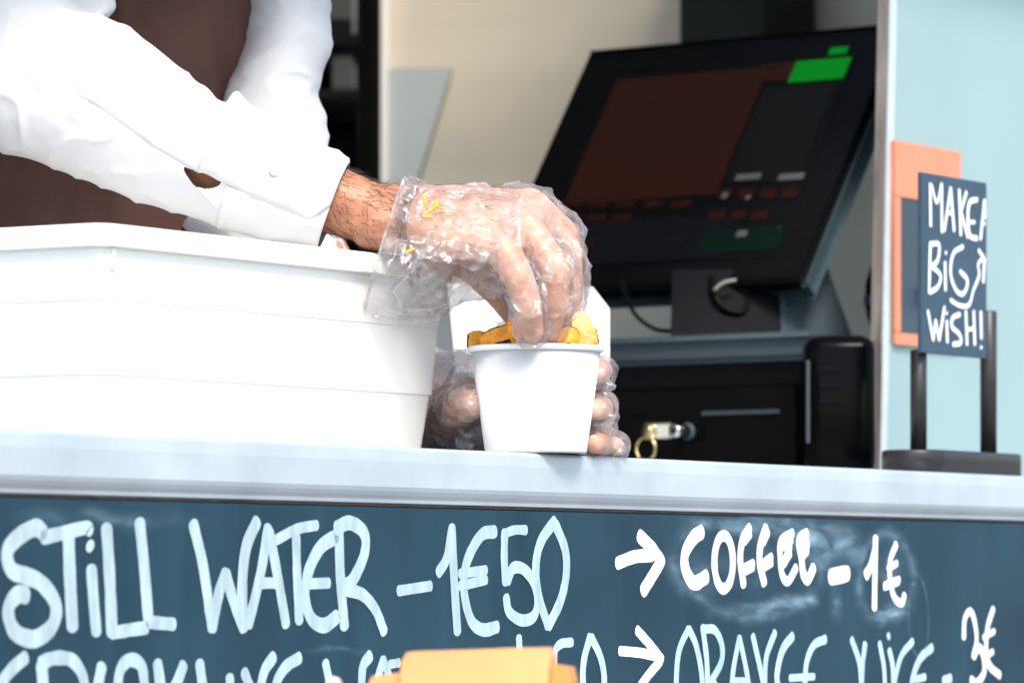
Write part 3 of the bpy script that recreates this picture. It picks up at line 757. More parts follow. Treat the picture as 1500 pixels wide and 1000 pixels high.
def forearm(h, g0=0.):
    W, Fm, E = PJ(h['wrist']), PJ(h['fore']), PJ(h['elbow'])
    ax = (W - Fm).normalized(); side = Vector((0, 1, 0)) - ax * ax.y
    gs = []
    for a, ra, b, rb in ((W, .0205, Fm, .0262), (Fm, .0262, E, .039)):
        gs.append(hull(sphere_pts(a + side * .006, ra, 12, 7) + sphere_pts(a - side * .006, ra, 12, 7) + sphere_pts(b + side * .006, rb, 12, 7) + sphere_pts(b - side * .006, rb, 12, 7)))
    return gs
lh = dict(slim=.84,
 wrist=(632, 632, 3.300), fore=(560, 565, 3.34), elbow=(385, 285, 3.42),
 index=[(772, 556, 3.268), (850, 540, 3.262), (880, 543, 3.222), (871, 547, 3.192)],
 middle=[(775, 592, 3.268), (852, 592, 3.264), (881, 597, 3.222), (870, 600, 3.188)],
 ring=[(772, 628, 3.268), (846, 644, 3.262), (884, 649, 3.222), (871, 650, 3.190)],
 pinky=[(765, 655, 3.270), (850, 659, 3.268), (897, 654, 3.240), (902, 653, 3.226)],
 thumb=[(658, 632, 3.282), (662, 606, 3.236), (680, 592, 3.190), (692, 590, 3.166)])
def skinize(gs, vs_, it, detail=.00035):
    v, f, n = voxel(merge(*gs), vs_, it, .5)
    def fn(p): return detail * (noise.noise(p * 220) * .9 + .7 * (1 - abs(noise.noise(p * 420 + Vector((4, 1, 9))))))
    return displace(v, n, fn), f
body_geo = [skinize(hand_caps(rh) + forearm(rh), .0018, 7), skinize(hand_caps(lh) + forearm(lh), .0022, 6)]
# torso, neck, head (coarser; clothed or above the frame)
def tp(a, b, z): return TC + TS * a + TF * b + ZUP * z
def ell_pts(c, ra, rb, rz):
    return [c + TS * (q.x * ra) + TF * (q.y * rb) + ZUP * (q.z * rz) for q in sphere_pts((0, 0, 0), 1, 16, 9)]
HC = tp(0, .06, 1.985)
tg = [hull(ell_pts(tp(0, -.01, 1.25), .15, .10, .16) + ell_pts(tp(0, 0, 1.58), .165, .105, .14)), hull(ell_pts(tp(0, 0, 1.0), .15, .11, .1) + ell_pts(tp(0, 0, 1.3), .145, .10, .1)),
      cap(tp(0, 0, 1.66), .062, tp(0, .04, 1.88), .055), hull(ell_pts(tp(0, .045, 2.02), .075, .093, .10) + ell_pts(tp(0, .085, 1.925), .045, .05, .05)),
      hull(sphere_pts(tp(0, .145, 1.965), .013) + sphere_pts(tp(0, .132, 2.005), .007)), cap(tp(.076, .03, 1.96), .012, tp(.08, .02, 2.0), .016), cap(tp(-.076, .03, 1.96), .012, tp(-.08, .02, 2.0), .016),
      cap(tp(.022, .130, 1.928), .006, tp(-.022, .130, 1.928), .006),
      cap(tp(-.10, 0, 1.67), .05, P(10, 60, 3.25), .04), cap(P(10, 60, 3.25), .04, PJ(rh['elbow']), .038), cap(tp(.06, 0, 1.67), .04, P(424, 0, 3.49), .026), cap(P(424, 0, 3.49), .026, P(405, 150, 3.45), .025), cap(P(405, 150, 3.45), .025, PJ(lh['elbow']), .03)]
tv, tf, _ = voxel(merge(*tg), .009, 6)
bg_ = merge(*body_geo, (tv, tf))
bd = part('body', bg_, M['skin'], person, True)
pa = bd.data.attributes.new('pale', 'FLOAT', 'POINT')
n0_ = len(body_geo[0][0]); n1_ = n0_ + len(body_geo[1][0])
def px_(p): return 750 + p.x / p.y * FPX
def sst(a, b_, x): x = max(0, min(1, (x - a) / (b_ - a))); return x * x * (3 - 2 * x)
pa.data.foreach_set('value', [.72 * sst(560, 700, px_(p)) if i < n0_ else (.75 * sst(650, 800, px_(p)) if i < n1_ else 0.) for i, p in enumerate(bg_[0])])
for sg_ in (-1, 1):
    part('eye', (lambda c: hull(sphere_pts(c, .0115, 14, 8)))(tp(.031 * sg_, .122, 2.005)), M['eye'], person, True)
hv, hf, hn_ = voxel(merge(hull(ell_pts(tp(0, .03, 2.055), .085, .098, .085)), hull(ell_pts(tp(0, .0, 2.0), .082, .08, .09))), .007, 3)
part('hair', (displace(hv, hn_, lambda p: .006 * noise.noise(p * 60)), hf), M['hair'], person, True)
part('trousers', voxel(merge(cap(tp(.085, 0, .96), .098, tp(.09, 0, .5), .07), cap(tp(-.085, 0, .96), .098, tp(-.09, 0, .5), .07), cap(tp(.09, 0, .5), .07, tp(.09, .0, .46), .06), cap(tp(-.09, 0, .5), .07, tp(-.09, .0, .46), .06)), .012, 3)[:2], M['trousers'], person, True)
for sg_ in (-1, 1):
    part('shoe', voxel(hull(sphere_pts(tp(.09 * sg_, -.05, .415), .042) + sphere_pts(tp(.09 * sg_, .13, .40), .028)), .008, 3)[:2], M['black_plastic'], person, True)

# ---- shirt: torso + sleeves
def fold(p, a=.003):
    q = Vector((p.x * 14 + 2.5 * noise.noise(p * 6), p.y * 14, p.z * 22))
    return a * (noise.noise(q) + .5 * noise.noise(q * 2.3)) 
sv, sf, sn = voxel(merge(hull(ell_pts(tp(0, -.01, 1.12), .172, .118, .20) + ell_pts(tp(0, 0, 1.58), .178, .118, .14)), cap(tp(-.10, 0, 1.67), .07, tp(-.155, 0, 1.65), .075), cap(tp(.10, 0, 1.67), .07, tp(.15, 0, 1.65), .072)), .007, 6)
shirt = part('shirt', (displace(sv, sn, fold), sf), M['shirt'], person, True)

class Sleeve:
    """lofted cloth tube: stations of (top pixel, bottom pixel, depth, depth radius)"""
    def __init__(self, st, nth=72, per=14, seed=0., wr=1.):
        T = spline([P(a[0], a[1], d) for a, b, d, r in st], per); B = spline([P(b[0], b[1], d) for a, b, d, r in st], per)
        D = spline([Vector((r, 0, 0)) for a, b, d, r in st], per)
        self.T, self.B, self.D, self.n, self.per, self.wr, self.seed = T, B, [x.x for x in D], nth, per, wr, seed
    def pt(self, i, th, off=0.):
        i0 = max(0, min(len(self.T) - 2, int(i))); f = i - i0
        T = self.T[i0].lerp(self.T[i0 + 1], f); B = self.B[i0].lerp(self.B[i0 + 1], f); r = self.D[i0] * (1 - f) + self.D[i0 + 1] * f
        c = (T + B) / 2; e1 = (T - B) / 2; e2 = Vector((0, -1, 0)) * r
        p = c + e1 * math.cos(th) + e2 * math.sin(th)
        nr = (e1.normalized() * math.cos(th) * r + Vector((0, -1, 0)) * math.sin(th) * e1.length).normalized()
        return p + nr * (off + self.wr * self.wrinkle(p, i))
    def wrinkle(self, p, i):
        q = Vector((p.x * 26 + p.z * 20, p.y * 10, p.z * 34 - p.x * 12)) + Vector((self.seed, 0, 0))
        h = noise.noise(q * .8) * .0015 + (1 - abs(noise.noise(q * 1.1 + Vector((9, 2, 1))))) ** 5 * .0023 + noise.noise(q * 3.5) * .0003
        return h
    def mesh(self, i0, i1, th0=0, th1=2 * math.pi, off=0., hole=None, step=1.):
        full = th1 - th0 > 6.28; nt_ = self.n if full else max(3, int(self.n * (th1 - th0) / 6.283))
        m = nt_ if full else nt_ + 1
        rows = int(round((i1 - i0) / step)) + 1; V, Fs = [], []
        for a in range(rows):
            i = i0 + (i1 - i0) * a / (rows - 1)
            for b in range(m): V.append(self.pt(i, th0 + (th1 - th0) * b / nt_, off))
        for a in range(rows - 1):
            for b in range(nt_ if not full else m):
                q = [a * m + b, a * m + (b + 1) % m, (a + 1) * m + (b + 1) % m, (a + 1) * m + b]
                if hole:
                    i = i0 + (i1 - i0) * (a + .5) / (rows - 1); th = th0 + (th1 - th0) * (b + .5) / nt_
                    if hole(i, th): continue
                Fs.append(q)
        return V, Fs
rs = Sleeve([((20, -60), (-190, 130), 3.19, .052), ((110, 5), (-110, 175), 3.185, .054), ((172, 34), (-20, 212), 3.175, .052), ((218, 64), (100, 251), 3.165, .050), ((276, 110), (185, 287), 3.158, .047), ((326, 150), (258, 309), 3.152, .044), ((346, 141), (285, 319), 3.150, .042),
             ((366, 163), (312, 326), 3.148, .040), ((402, 182), (352, 337), 3.146, .038), ((442, 203), (402, 349), 3.143, .037), ((482, 224), (440, 357), 3.140, .036), ((512, 240), (467, 361), 3.138, .035)], per=14, seed=3., nth=240)
NI = len(rs.T) - 1
# open slit above the cuff where the forearm shows
def hole(i, th):
    a = (i - 5.95 * 14) / (1.05 * 14)          # station range of the slit
    c = 1.93 + .02 * a
    if abs(a) > 1: return False
    return -.02 < (th - c) < .25 * (1 - a * a) ** .7
part('sleeve', rs.mesh(0, NI, hole=hole, step=.34), M['shirt'], shirt, True)
# placket strip, and the cuff's upper flap lying over the lower layer
def strip(sl, i0, i1, tha, thb, off, rows=50, cols=10, thick=.0012):
    V, Fs = [], []
    for a in range(rows + 1):
        i = i0 + (i1 - i0) * a / rows
        t0, t1 = tha(a / rows), thb(a / rows)
        for b in range(cols + 1):
            o_ = off * (1 if 0 < b < cols and 0 < a < rows else .0)
            V.append(sl.pt(i, t0 + (t1 - t0) * b / cols, o_ + .0004))
    m = cols + 1
    for a in range(rows):
        for b in range(cols): Fs.append([a * m + b, a * m + b + 1, (a + 1) * m + b + 1, (a + 1) * m + b])
    return V, Fs
part('placket', strip(rs, 2.45 * 14, 5.55 * 14, lambda a: 1.22 + .12 * a + .17 * max(0, .06 - a) / .06, lambda a: 1.62 + .28 * a - .17 * max(0, .06 - a) / .06, .0016), M['shirt'], shirt, True)
part('cuff', strip(rs, 5.5 * 14, NI, lambda a: -1.2, lambda a: 1.93 - .10 * math.sin(a * 3.0) + .28 * a - .5 * max(0, a - .86) / .14, .0026, 60, 40), M['shirt'], shirt, True)
bp_ = rs.pt(9.0 * 14, 1.05, .0045)
part('cuff_band', strip(rs, 7.2 * 14, NI, lambda a: 1.95, lambda a: 4.8, .0016, 40, 30), M['shirt'], shirt, True)
part('button', lathe(rs.pt(8.6 * 14, 1.42, .0040), [(0, .0012), (.0022, .0012), (.0038, .0006), (.0044, 0), (.0044, -.0012)], 20, Vector((.15, -.95, .25)).normalized()), M['shirt'], shirt, True)
# upper right arm
ua = Sleeve([((-40, -330), (-380, -240), 3.43, .068), ((110, -170), (-260, -60), 3.36, .066), ((160, -50), (-200, 60), 3.28, .062), ((166, 6), (-170, 130), 3.23, .058), ((150, 30), (-130, 172), 3.20, .052), ((130, 60), (-90, 190), 3.19, .044)], per=12, seed=7., wr=1.0)
part('sleeve', ua.mesh(0, len(ua.T) - 1), M['shirt'], shirt, True)
# left arm: upper arm and forearm
la = Sleeve([((320, -180), (520, -190), 3.50, .058), ((352, -60), (482, -50), 3.48, .056), ((366, 5), (480, 2), 3.47, .054), ((362, 50), (486, 52), 3.46, .053), ((350, 95), (474, 95), 3.45, .052), ((332, 140), (466, 130), 3.44, .051), ((310, 190), (475, 175), 3.43, .050), ((292, 260), (478, 215), 3.42, .049), ((275, 335), (470, 265), 3.41, .047)], per=12, seed=11., wr=1.1)
part('sleeve', la.mesh(0, len(la.T) - 1), M['shirt'], shirt, True)
lf = Sleeve([((400, 210), (270, 330), 3.41, .046), ((470, 300), (330, 400), 3.40, .046), ((530, 400), (400, 490), 3.375, .042), ((580, 480), (480, 570), 3.35, .038), ((615, 530), (545, 615), 3.33, .034)], per=12, seed=5., wr=1.)
part('sleeve', lf.mesh(0, len(lf.T) - 1), M['shirt'], shirt, True)

# ---- apron: bib and skirt wrapped round the front of the shirt
V, Fs = [], []; na, nz = 80, 110
for a in range(nz + 1):
    z = .72 + (1.66 - .72) * a / nz
    hw = 1.2 if z < 1.36 else 1.2 - .6 * min(1, (z - 1.36) / .28) ** .8
    for b in range(na + 1):
        ph = (b / na * 2 - 1) * hw
        ra, rb_ = .184, .128 + (.02 if z < 1.2 else .0)
        p = tp(ra * math.sin(ph), rb_ * math.cos(ph), z)
        q = Vector((ph * 3.2 + 1.2 * noise.noise(Vector((ph, z * 3, 1))), z * 2.5, 0))
        wv = .009 * noise.noise(q * 1.5) + .009 * (1 - abs(noise.noise(q * 2.2 + Vector((5, 5, 0))))) ** 2 + .0022 * noise.noise(Vector((ph * 6, z * 30, 4)))
        nr = (TS * math.sin(ph) / ra + TF * math.cos(ph) / rb_).normalized()
        V.append(p + nr * (.004 + wv))
for a in range(nz):
    for b in range(na): Fs.append([a * (na + 1) + b, a * (na + 1) + b + 1, (a + 1) * (na + 1) + b + 1, (a + 1) * (na + 1) + b])
ap = part('apron', (V, Fs), M['apron'], person, True)
so = ap.modifiers.new('th', 'SOLIDIFY'); so.thickness = .0014; so.offset = -1

# ---- gloves
def ridged(p, s):
    return (1 - abs(noise.noise(p * s))) ** 2
def crinkle(amp, s1=38, s2=85):
    def fn(p):
        w_ = p + Vector((noise.noise(p * 50), noise.noise(p * 50 + Vector((7, 0, 0))), noise.noise(p * 50 + Vector((0, 7, 0))))) * .005
        return amp * (1.5 * ridged(w_, s1) ** 1.5 + .6 * ridged(w_ + Vector((3, 3, 3)), s2) ** 2 - .7)
    return fn
def glove(h, grow, cut, webs, vs_, amp):
    gs = hand_caps(h, grow)
    for (a, b, r) in webs: gs.append(cap(P(*a), r, P(*b), r * .9))
    v, f, n = voxel(merge(*gs), vs_, 4)
    v = displace(v, n, crinkle(amp))
    keep = [cut(p) for p in v]
    f = [q for q in f if all(keep[i] for i in q)]
    used = sorted({i for q in f for i in q}); mp = {i: k_ for k_, i in enumerate(used)}
    return [v[i] for i in used], [[mp[i] for i in q] for q in f]
def px_of(p): return 750 + p.x / p.y * FPX, HOR - (p.z - ZC) / p.y * FPX
rg_webs = [((790, 345, 3.13), (828, 392, 3.13), .009), ((755, 380, 3.105), (780, 420, 3.10), .009), ((782, 300, 3.16), (826, 345, 3.165), .011), ((832, 380, 3.165), (839, 440, 3.155), .009), ((742, 370, 3.10), (700, 345, 3.10), .018), ((781, 486, 3.108), (783, 494, 3.108), .006), ((803, 488, 3.128), (802, 496, 3.128), .006),
           ((834, 430, 3.155), (838, 476, 3.155), .006)]
gl = part('glove', glove(rh, .0034, lambda p: px_of(p)[0] > 728 + 14 * noise.noise(p * 70), rg_webs, .0015, .0029), M['film'], person, True)
# loose cuff: an open crinkled tube hanging below the wrist
cf = Sleeve([((594, 262), (536, 452), 3.13, .046), ((598, 266), (560, 462), 3.13, .047), ((612, 273), (600, 470), 3.13, .047), ((640, 274), (635, 468), 3.13, .048), ((672, 276), (668, 450), 3.13, .048), ((705, 278), (706, 434), 3.132, .046), ((735, 281), (742, 432), 3.135, .044), ((762, 288), (766, 420), 3.135, .038)], nth=110, per=9, seed=21., wr=0.)
cv, cfc = cf.mesh(0, len(cf.T) - 1, step=.45)
cn = normals(cv, cfc)
fnc = crinkle(.0036, 26, 60)
cv = displace(cv, cn, lambda p: fnc(p) + .004 * noise.noise(Vector((p.x * 60, p.y * 20, p.z * 14))))
part('cuff', (cv, cfc), M['film_cuff'], gl, True)
# rolled rim of the cuff
rimp = [cf.pt(0, 2 * math.pi * q / 40, .002 + .003 * noise.noise(Vector((q * .5, 1, 2)))) for q in range(41)]
part('cuff_rim', tube(rimp, [.0011 + .0007 * abs(noise.noise(Vector((q * .6, 0, 0)))) for q in range(41)], 8), M['film_cuff'], gl, True)
lg_webs = [((882, 556, 3.20), (895, 566, 3.19), .0040), ((882, 606, 3.195), (890, 626, 3.19), .0075), ((886, 588, 3.20), (891, 610, 3.19), .0075), ((902, 650, 3.215), (907, 655, 3.21), .0045), ((650, 560, 3.29), (690, 545, 3.26), .018), ((655, 600, 3.25), (680, 560, 3.24), .014), ((650, 545, 3.28), (645, 640, 3.28), .015), ((690, 600, 3.2), (690, 640, 3.22), .012)]
gl2 = part('glove', glove(lh, .0026, lambda p: px_of(p)[0] > 590, lg_webs, .0019, .0022), M['film'], person, True)
cf2 = Sleeve([((615, 490), (560, 640), 3.32, .040), ((640, 512), (590, 655), 3.30, .040), ((665, 518), (630, 668), 3.28, .038), ((690, 525), (670, 672), 3.265, .032)], nth=90, per=9, seed=2., wr=0.)
cv, cfc = cf2.mesh(0, len(cf2.T) - 1, step=.5); cn = normals(cv, cfc)
part('cuff', (displace(cv, cn, fnc), cfc), M['film_cuff'], gl2, True)

# ---- brown cords standing in for the shaded wrist under the cuff, arm hair
bc = [P(606 - 18 * math.sin(a) * (1 if math.cos(a) > 0 else .4), 346 - 66 * math.cos(a), 3.13 - .041 * math.sin(a)) for a in [2 * math.pi * i / 36 for i in range(37)]]
part('wrist_shade_cords', merge(*[tube([p + Vector((.0028 * math.sin(i * .9 + f_), -.001 * math.cos(i * .9 + f_), .0022 * math.cos(i * .9 + f_))) for i, p in enumerate(bc)], .0013, 8) for f_ in (0, 2.1, 4.2)]), M['wrist_shade_cords'], person, True)
W_, F_ = P(*rh['wrist']), P(*rh['fore'])
hp = body_geo[0]; hnrm = normals(*hp)
rnd = random.Random(5)
cand = [i for i, p in enumerate(hp[0]) if 452 < px_of(p)[0] < 720 and hnrm[i].y < .35]
V, Fs = [], []
ax = (W_ - F_).normalized()
for _ in range(1500):
    i = rnd.choice(cand); p = hp[0][i]; nr = hnrm[i]; x = px_of(p)[0]
    if x > 575 and (rnd.random() < .55 or nr.z < -.2): continue
    d = (ax * rnd.uniform(.5, 1.1) + Vector((rnd.uniform(-.5, .5), rnd.uniform(-.3, .3), rnd.uniform(-.85, .35)))); d = (d - nr * d.dot(nr)).normalized()
    L = rnd.uniform(.005, .0125); seg = 5; r0 = rnd.uniform(.00010, .00018)
    curl = nr.cross(d) * rnd.uniform(-.5, .5); up = rnd.uniform(.15, .5) * (1.6 if nr.z > .75 else 1)
    k0 = len(V)
    for s in range(seg):
        f = s / (seg - 1)
        c = p + d * L * f + nr * (up * L * f * (1.15 - .7 * f)) + curl * L * f * f
        r = r0 * (1 - .75 * f)
        e1 = nr; e2 = nr.cross(d).normalized()
        for a in range(3):
            an = 2.094 * a; V.append(c + (e1 * math.cos(an) + e2 * math.sin(an)) * r)
    for s in range(seg - 1):
        for a in range(3): Fs.append([k0 + s * 3 + a, k0 + s * 3 + (a + 1) % 3, k0 + (s + 1) * 3 + (a + 1) % 3, k0 + (s + 1) * 3 + a])
ah = part('arm_hair', (V, Fs), M['hair'], person); ah['kind'] = 'stuff'

# yellow shreds stuck on the glove
SH = [([(620, 284), (622, 296), (626, 306)], 'upright yellow shred nearest the rim of the glove cuff'), ([(628, 312), (636, 304), (642, 296)], 'slanting yellow shred in the middle of the cluster on the cuff'),
      ([(640, 292), (638, 300), (648, 306)], 'short bent yellow shred at the right of the cluster on the cuff'), ([(618, 316), (626, 318), (633, 318)], 'flat yellow shred lying just under the cluster on the cuff'),
      ([(594, 370), (601, 367), (607, 364)], 'lone yellow shred low on the glove cuff away from the others')]
for i, (pts, lb) in enumerate(SH):
    solo('cheese_shred', tube(spline([P(a, b, 3.074) for a, b in pts], 4), [.0007 + .0005 * math.sin(math.pi * min(1, k_ / 8)) for k_ in range(9)], 7), M['shred'], lb, 'food scrap', P(pts[0][0], pts[0][1], 3.074), 'yellow shreds stuck on the glove', True)

# ================================================================== TILL
MD = 4.02
ma = Vector((-8550, 6500, 0)).normalized()          # screen's horizontal axis (towards the back of the truck)
mr = Vector((-ma.y, ma.x, 0)) * -1                   # horizontal, away from the screen's user
if mr.y < 0: mr = -mr
BR = P(1163, 409, MD)                                # lower right front corner
tilt = R(35)
mu = (ZUP * math.cos(tilt) + mr * math.sin(tilt)).normalized(); mn = ma.cross(mu).normalized()
if mn.y > 0: mn = -mn                                # mn faces the camera
def solve_w(target, d0=.3):                          # width along ma reaching an image column
    w0 = .1
    for _ in range(40):
        p = BR + ma * w0; w0 += (px_of(p)[0] - target) / FPX * p.y / abs(ma.x) 
    return w0
MW = solve_w(712)
MH = .1
for _ in range(40): MH += (px_of(BR + mu * MH)[1] - 38) / FPX * 4
till = thing('till_monitor', 'black tilted touch screen till with dim buttons and a green key', 'till screen', BR - ZUP * (BR.z - ZT))
def mq(a, b, o): return BR + ma * a + mu * b + mn * o
def mbox(a0, a1, b0, b1, o0, o1, bev=0.):
    return obox(mq((a0 + a1) / 2, (b0 + b1) / 2, (o0 + o1) / 2), (ma, mu, mn), ((a1 - a0) / 2, (b1 - b0) / 2, abs(o1 - o0) / 2), bev)
part('bezel', mbox(0, MW, 0, MH, -.012, 0, .003), M['black_plastic'], till)
part('shell', mbox(-.002, MW + .002, .004, MH - .002, -.030, -.0121, .004), M['monitor_shell'], till)
M['screen_bg'] = mat('screen_dark', (.004, .0042, .0045), .3, spec=.06)
def uv2(px, py):                                     # picture point on the screen plane -> (a, b)
    o = Vector((0, 0, ZC)); d = Vector(((px - 750) / FPX, 1, (HOR - py) / FPX)); t = (BR - o).dot(mn) / d.dot(mn); p = o + d * t - BR
    return p.dot(ma), p.dot(mu)
def emis(name, c, s):
    m = mat(name, tuple(x * .4 for x in c), .35, spec=.07); b = m.node_tree.nodes['Principled BSDF']; b.inputs['Emission Color'].default_value = (*c, 1); b.inputs['Emission Strength'].default_value = s; return m
M['e_maroon'] = emis('lit_maroon', (.024, .0065, .0038), .3); M['e_grey'] = emis('lit_grey', (.008, .0075, .0075), .2); M['e_green'] = emis('lit_green', (.0, .16, .008), .45)
M['e_dgreen'] = emis('lit_dark_green', (.002, .012, .007), .2); M['e_orange'] = emis('lit_dim_orange', (.034, .008, .004), .15); M['e_white'] = emis('lit_pale', (.12, .12, .12), .2); M['e_blue'] = emis('lit_dim_blue', (.006, .006, .009), .2)
sa0, sa1, sb0, sb1 = .030, MW - .022, .028, MH - .030
scr = part('screen', mbox(sa0, sa1, sb0, sb1, 0, .0006), M['screen_bg'], till)
def patch(name, x0, y0, x1, y1, m, o):
    (a0, b0_), (a1, b1_) = uv2(x0, y0), uv2(x1, y1)
    a0, a1 = min(a0, a1), max(a0, a1); b0_, b1_ = min(b0_, b1_), max(b0_, b1_)
    part(name, mbox(a0, a1, b0_, b1_, o, o + .0005), m, scr)
def skew(name, ca, cb, wa, hb, m, o=.0008): part(name, mbox(ca - wa / 2, ca + wa / 2, cb - hb / 2, cb + hb / 2, o, o + .0004), m, scr)
# panes in screen coordinates: a from the right edge, b from the bottom
def ab(px, py): return uv2(px, py)
def pane(name, pA, pB, m, o=.0008):                  # opposite corners given as picture points
    a0, b0_ = ab(*pA); a1, b1_ = ab(*pB)
    skew(name, (a0 + a1) / 2, (b0_ + b1_) / 2, abs(a1 - a0), abs(b1_ - b0_), m, o)
pane('tool_bar', (812, 330), (1052, 378), M['e_blue'])
pane('order_pane', (905, 118), (1050, 285), M['e_maroon'], .0008)
pane('list_pane', (1120, 130), (1170, 262), M['e_grey'], .0008)
pane('green_key', (1168, 92), (1236, 116), M['e_green'], .0012)
pane('green_key', (1218, 72), (1240, 80), M['e_green'], .0012)
pane('total_key', (1118, 96), (1162, 118), M['e_maroon'], .0012)
pane('pay_key', (1035, 338), (1140, 366), M['e_dgreen'], .0012)
def key_at(name, px, py, wpx, hpx, m, o=.0012):
    a0, b0_ = ab(px, py); k_ = FPX / MD
    skew(name, a0, b0_, wpx / (abs(ma.x) * k_), hpx / (k_ * .86), m, o)
for x in (1097, 1160): key_at('value_field', x, 260, 36, 10, M['e_white'])
for y, xs in ((284, (1063, 1094, 1126, 1158)), (316, (1051, 1082, 1114))):
    for x in xs: key_at('key', x, y, 22, 15, M['e_orange'])
for y, xs in ((300, (842, 879, 917, 958, 999)), (320, (838, 875, 913)), (359, (858,))):
    for x in xs: key_at('key', x, y, 29, 11, M['e_orange'])
for x, y, w_, h_ in ((1063, 288, 8, 10), (1097, 291, 7, 6), (1088, 344, 14, 10)): key_at('icon', x, y, w_, h_, M['e_white'], .0018)
key_at('icon', 990, 353, 34, 16, M['e_grey'], .0018)
for x, w_ in ((893, 10), (915, 12), (936, 14), (1135, 22)): key_at('icon', x, 101, w_, 3, M['e_grey'], .0018)
for x in (1090, 1118): key_at('icon', x, 252, 14, 2, M['e_grey'], .0018)
# stand under the screen
ST0 = P(985, 418, MD + .10)
def img_prism(poly, d, depth, m, name, par):
    part(name, prism([P(x, y, d) for x, y in poly], Vector((0, depth, 0))), m, par)
zslab = ZC + (HOR - 497) / FPX * (MD + .02)
nk0 = P(985, 400, MD + .06); nk1 = P(1140, 400, MD + .06)
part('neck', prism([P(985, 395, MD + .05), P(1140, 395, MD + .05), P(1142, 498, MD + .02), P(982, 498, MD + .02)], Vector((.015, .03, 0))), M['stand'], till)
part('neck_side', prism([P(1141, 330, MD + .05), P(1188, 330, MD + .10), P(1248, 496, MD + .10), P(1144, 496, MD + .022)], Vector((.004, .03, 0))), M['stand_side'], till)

# cash drawer, slab on top
DD = 3.93
z_top = ZC + (HOR - 520) / FPX * DD
dc = P(1180, 0, DD)
drw = thing('cash_drawer', 'black cash drawer with key lock and coin slot under the till screen', 'cash drawer', (dc.x, dc.y, ZT))
dwid = .30
dcen = Vector((dc.x, dc.y, 0)) + ma * dwid / 2 + mr * .066
part('case', obox(dcen + ZUP * ((ZT + z_top) / 2 + .0005), (ma, mr, ZUP), (dwid / 2, .066, (z_top - ZT) / 2), .004), M['black_plastic'], drw)
part('top_slab', obox(dcen + ZUP * (z_top + .0085), (ma, mr, ZUP), (dwid / 2 + .003, .069, .008), .005, 3), M['stand_side'], drw)
fc = Vector((dc.x, dc.y, 0)) - mr * .0001
def on_front(px, py, o=0.):                         # picture point -> point on the drawer's front face
    oo = Vector((0, 0, ZC)); d = Vector(((px - 750) / FPX, 1, (HOR - py) / FPX)); t = (fc - oo).dot(mr) / d.dot(mr); return oo + d * t - mr * o
zf0, zf1 = ZT + .008, z_top - .026
part('drawer_front', obox(Vector((dc.x, dc.y, 0)) + ma * (dwid / 2) - mr * .0025 + ZUP * ((zf0 + zf1) / 2), (ma, mr, ZUP), (dwid / 2 - .008, .0025, (zf1 - zf0) / 2), .0012), M['black_gloss'], drw)
def slotbar(x0, x1, y, m, h=.0013):
    a, b = on_front(x0, y, .0062), on_front(x1, y, .0062)
    part('slot_trim', obox((a + b) / 2, (ma, mr, ZUP), ((a - b).length / 2, .0012, h), .0005), m, drw)
slotbar(1035, 1146, 604, M['stand_side']); slotbar(918, 950, 606, M['stand'], .001)
lk = on_front(1012, 632, .005)
part('lock_plate', lathe(lk, [(0, .003), (.006, .003), (.0075, .002), (.008, 0)], 28, -mr), M['stand_side'], drw, True)
part('lock_barrel', lathe(lk, [(0, .022), (.0052, .022), (.006, .021), (.0062, .004)], 24, -mr), M['chrome'], drw, True)
kk = thing('key', 'brass key ring hanging from the key in the cash drawer lock', 'key', lk - mr * .024)
kc = lk - mr * .023
part('key_head', obox(kc - mr * .006 + ma * .012, (ma, mr, ZUP), (.011, .002, .0055), .0015), M['chrome'], kk)
part('key_bow', lathe(kc - mr * .009 + ma * .022, [(0, .002), (.0072, .002), (.008, 0), (.0072, -.002), (0, -.002)], 28, (ma * .5 - mr).normalized()), M['brass'], kk, True)
rg0 = kc - mr * .011 + ma * .022 - ZUP * .016
part('ring', tube([rg0 + (ma * math.cos(a) + ZUP * math.sin(a)) * .0105 for a in [2 * math.pi * i / 28 for i in range(29)]], .0013, 8), M['brass'], kk, True)
part('tag', obox(rg0 - ZUP * .0175, (ma, mr, ZUP), (.0045, .001, .008), .0008), M['brass'], kk)

# receipt slip on the worktop
solo('paper_slip', prism([onT(958, 671, .10) + ZUP * 0, onT(1075, 674, .10), onT(1060, 676, .2), onT(975, 672, .2)], ZUP * .0004) if False else fbox(.60, .70, .10, .155, ZT + .0003, ZT + .0034, .0004), M['napkin'], 'thin cream paper pad lying on the counter before the cash drawer', 'paper', FW(.65, .12, ZT))

# cables
solo('cable', tube(spline([P(912, 412, MD + .09), P(917, 432, MD + .07), P(932, 462, MD + .05), P(958, 481, MD + .05), P(985, 484, MD + .045), P(1012, 468, MD + .045), P(1040, 425, MD + .05)], 8), .0021, 8), M['black_plastic'], 'black cable drooping in a loop left of the screen stand', 'cable', P(958, 481, MD + .05), None, True)
solo('cable', tube(spline([P(1042, 405, MD + .045), P(1046, 432, MD + .032), P(1064, 452, MD + .028), P(1090, 455, MD + .030), P(1100, 420, MD + .045)], 8), .0026, 8), M['black_plastic'], 'thick short black cable curled in front of the screen stand', 'cable', P(1064, 452, MD + .028), None, True)
solo('cable_tie', tube(spline([P(1046, 425, MD + .026), P(1060, 414, MD + .024), P(1078, 410, MD + .026)], 6), .0016, 8), M['shelf_box'], 'beige cable tie around the cables below the till screen', 'cable tie', P(1060, 414, MD + .02), None, True)

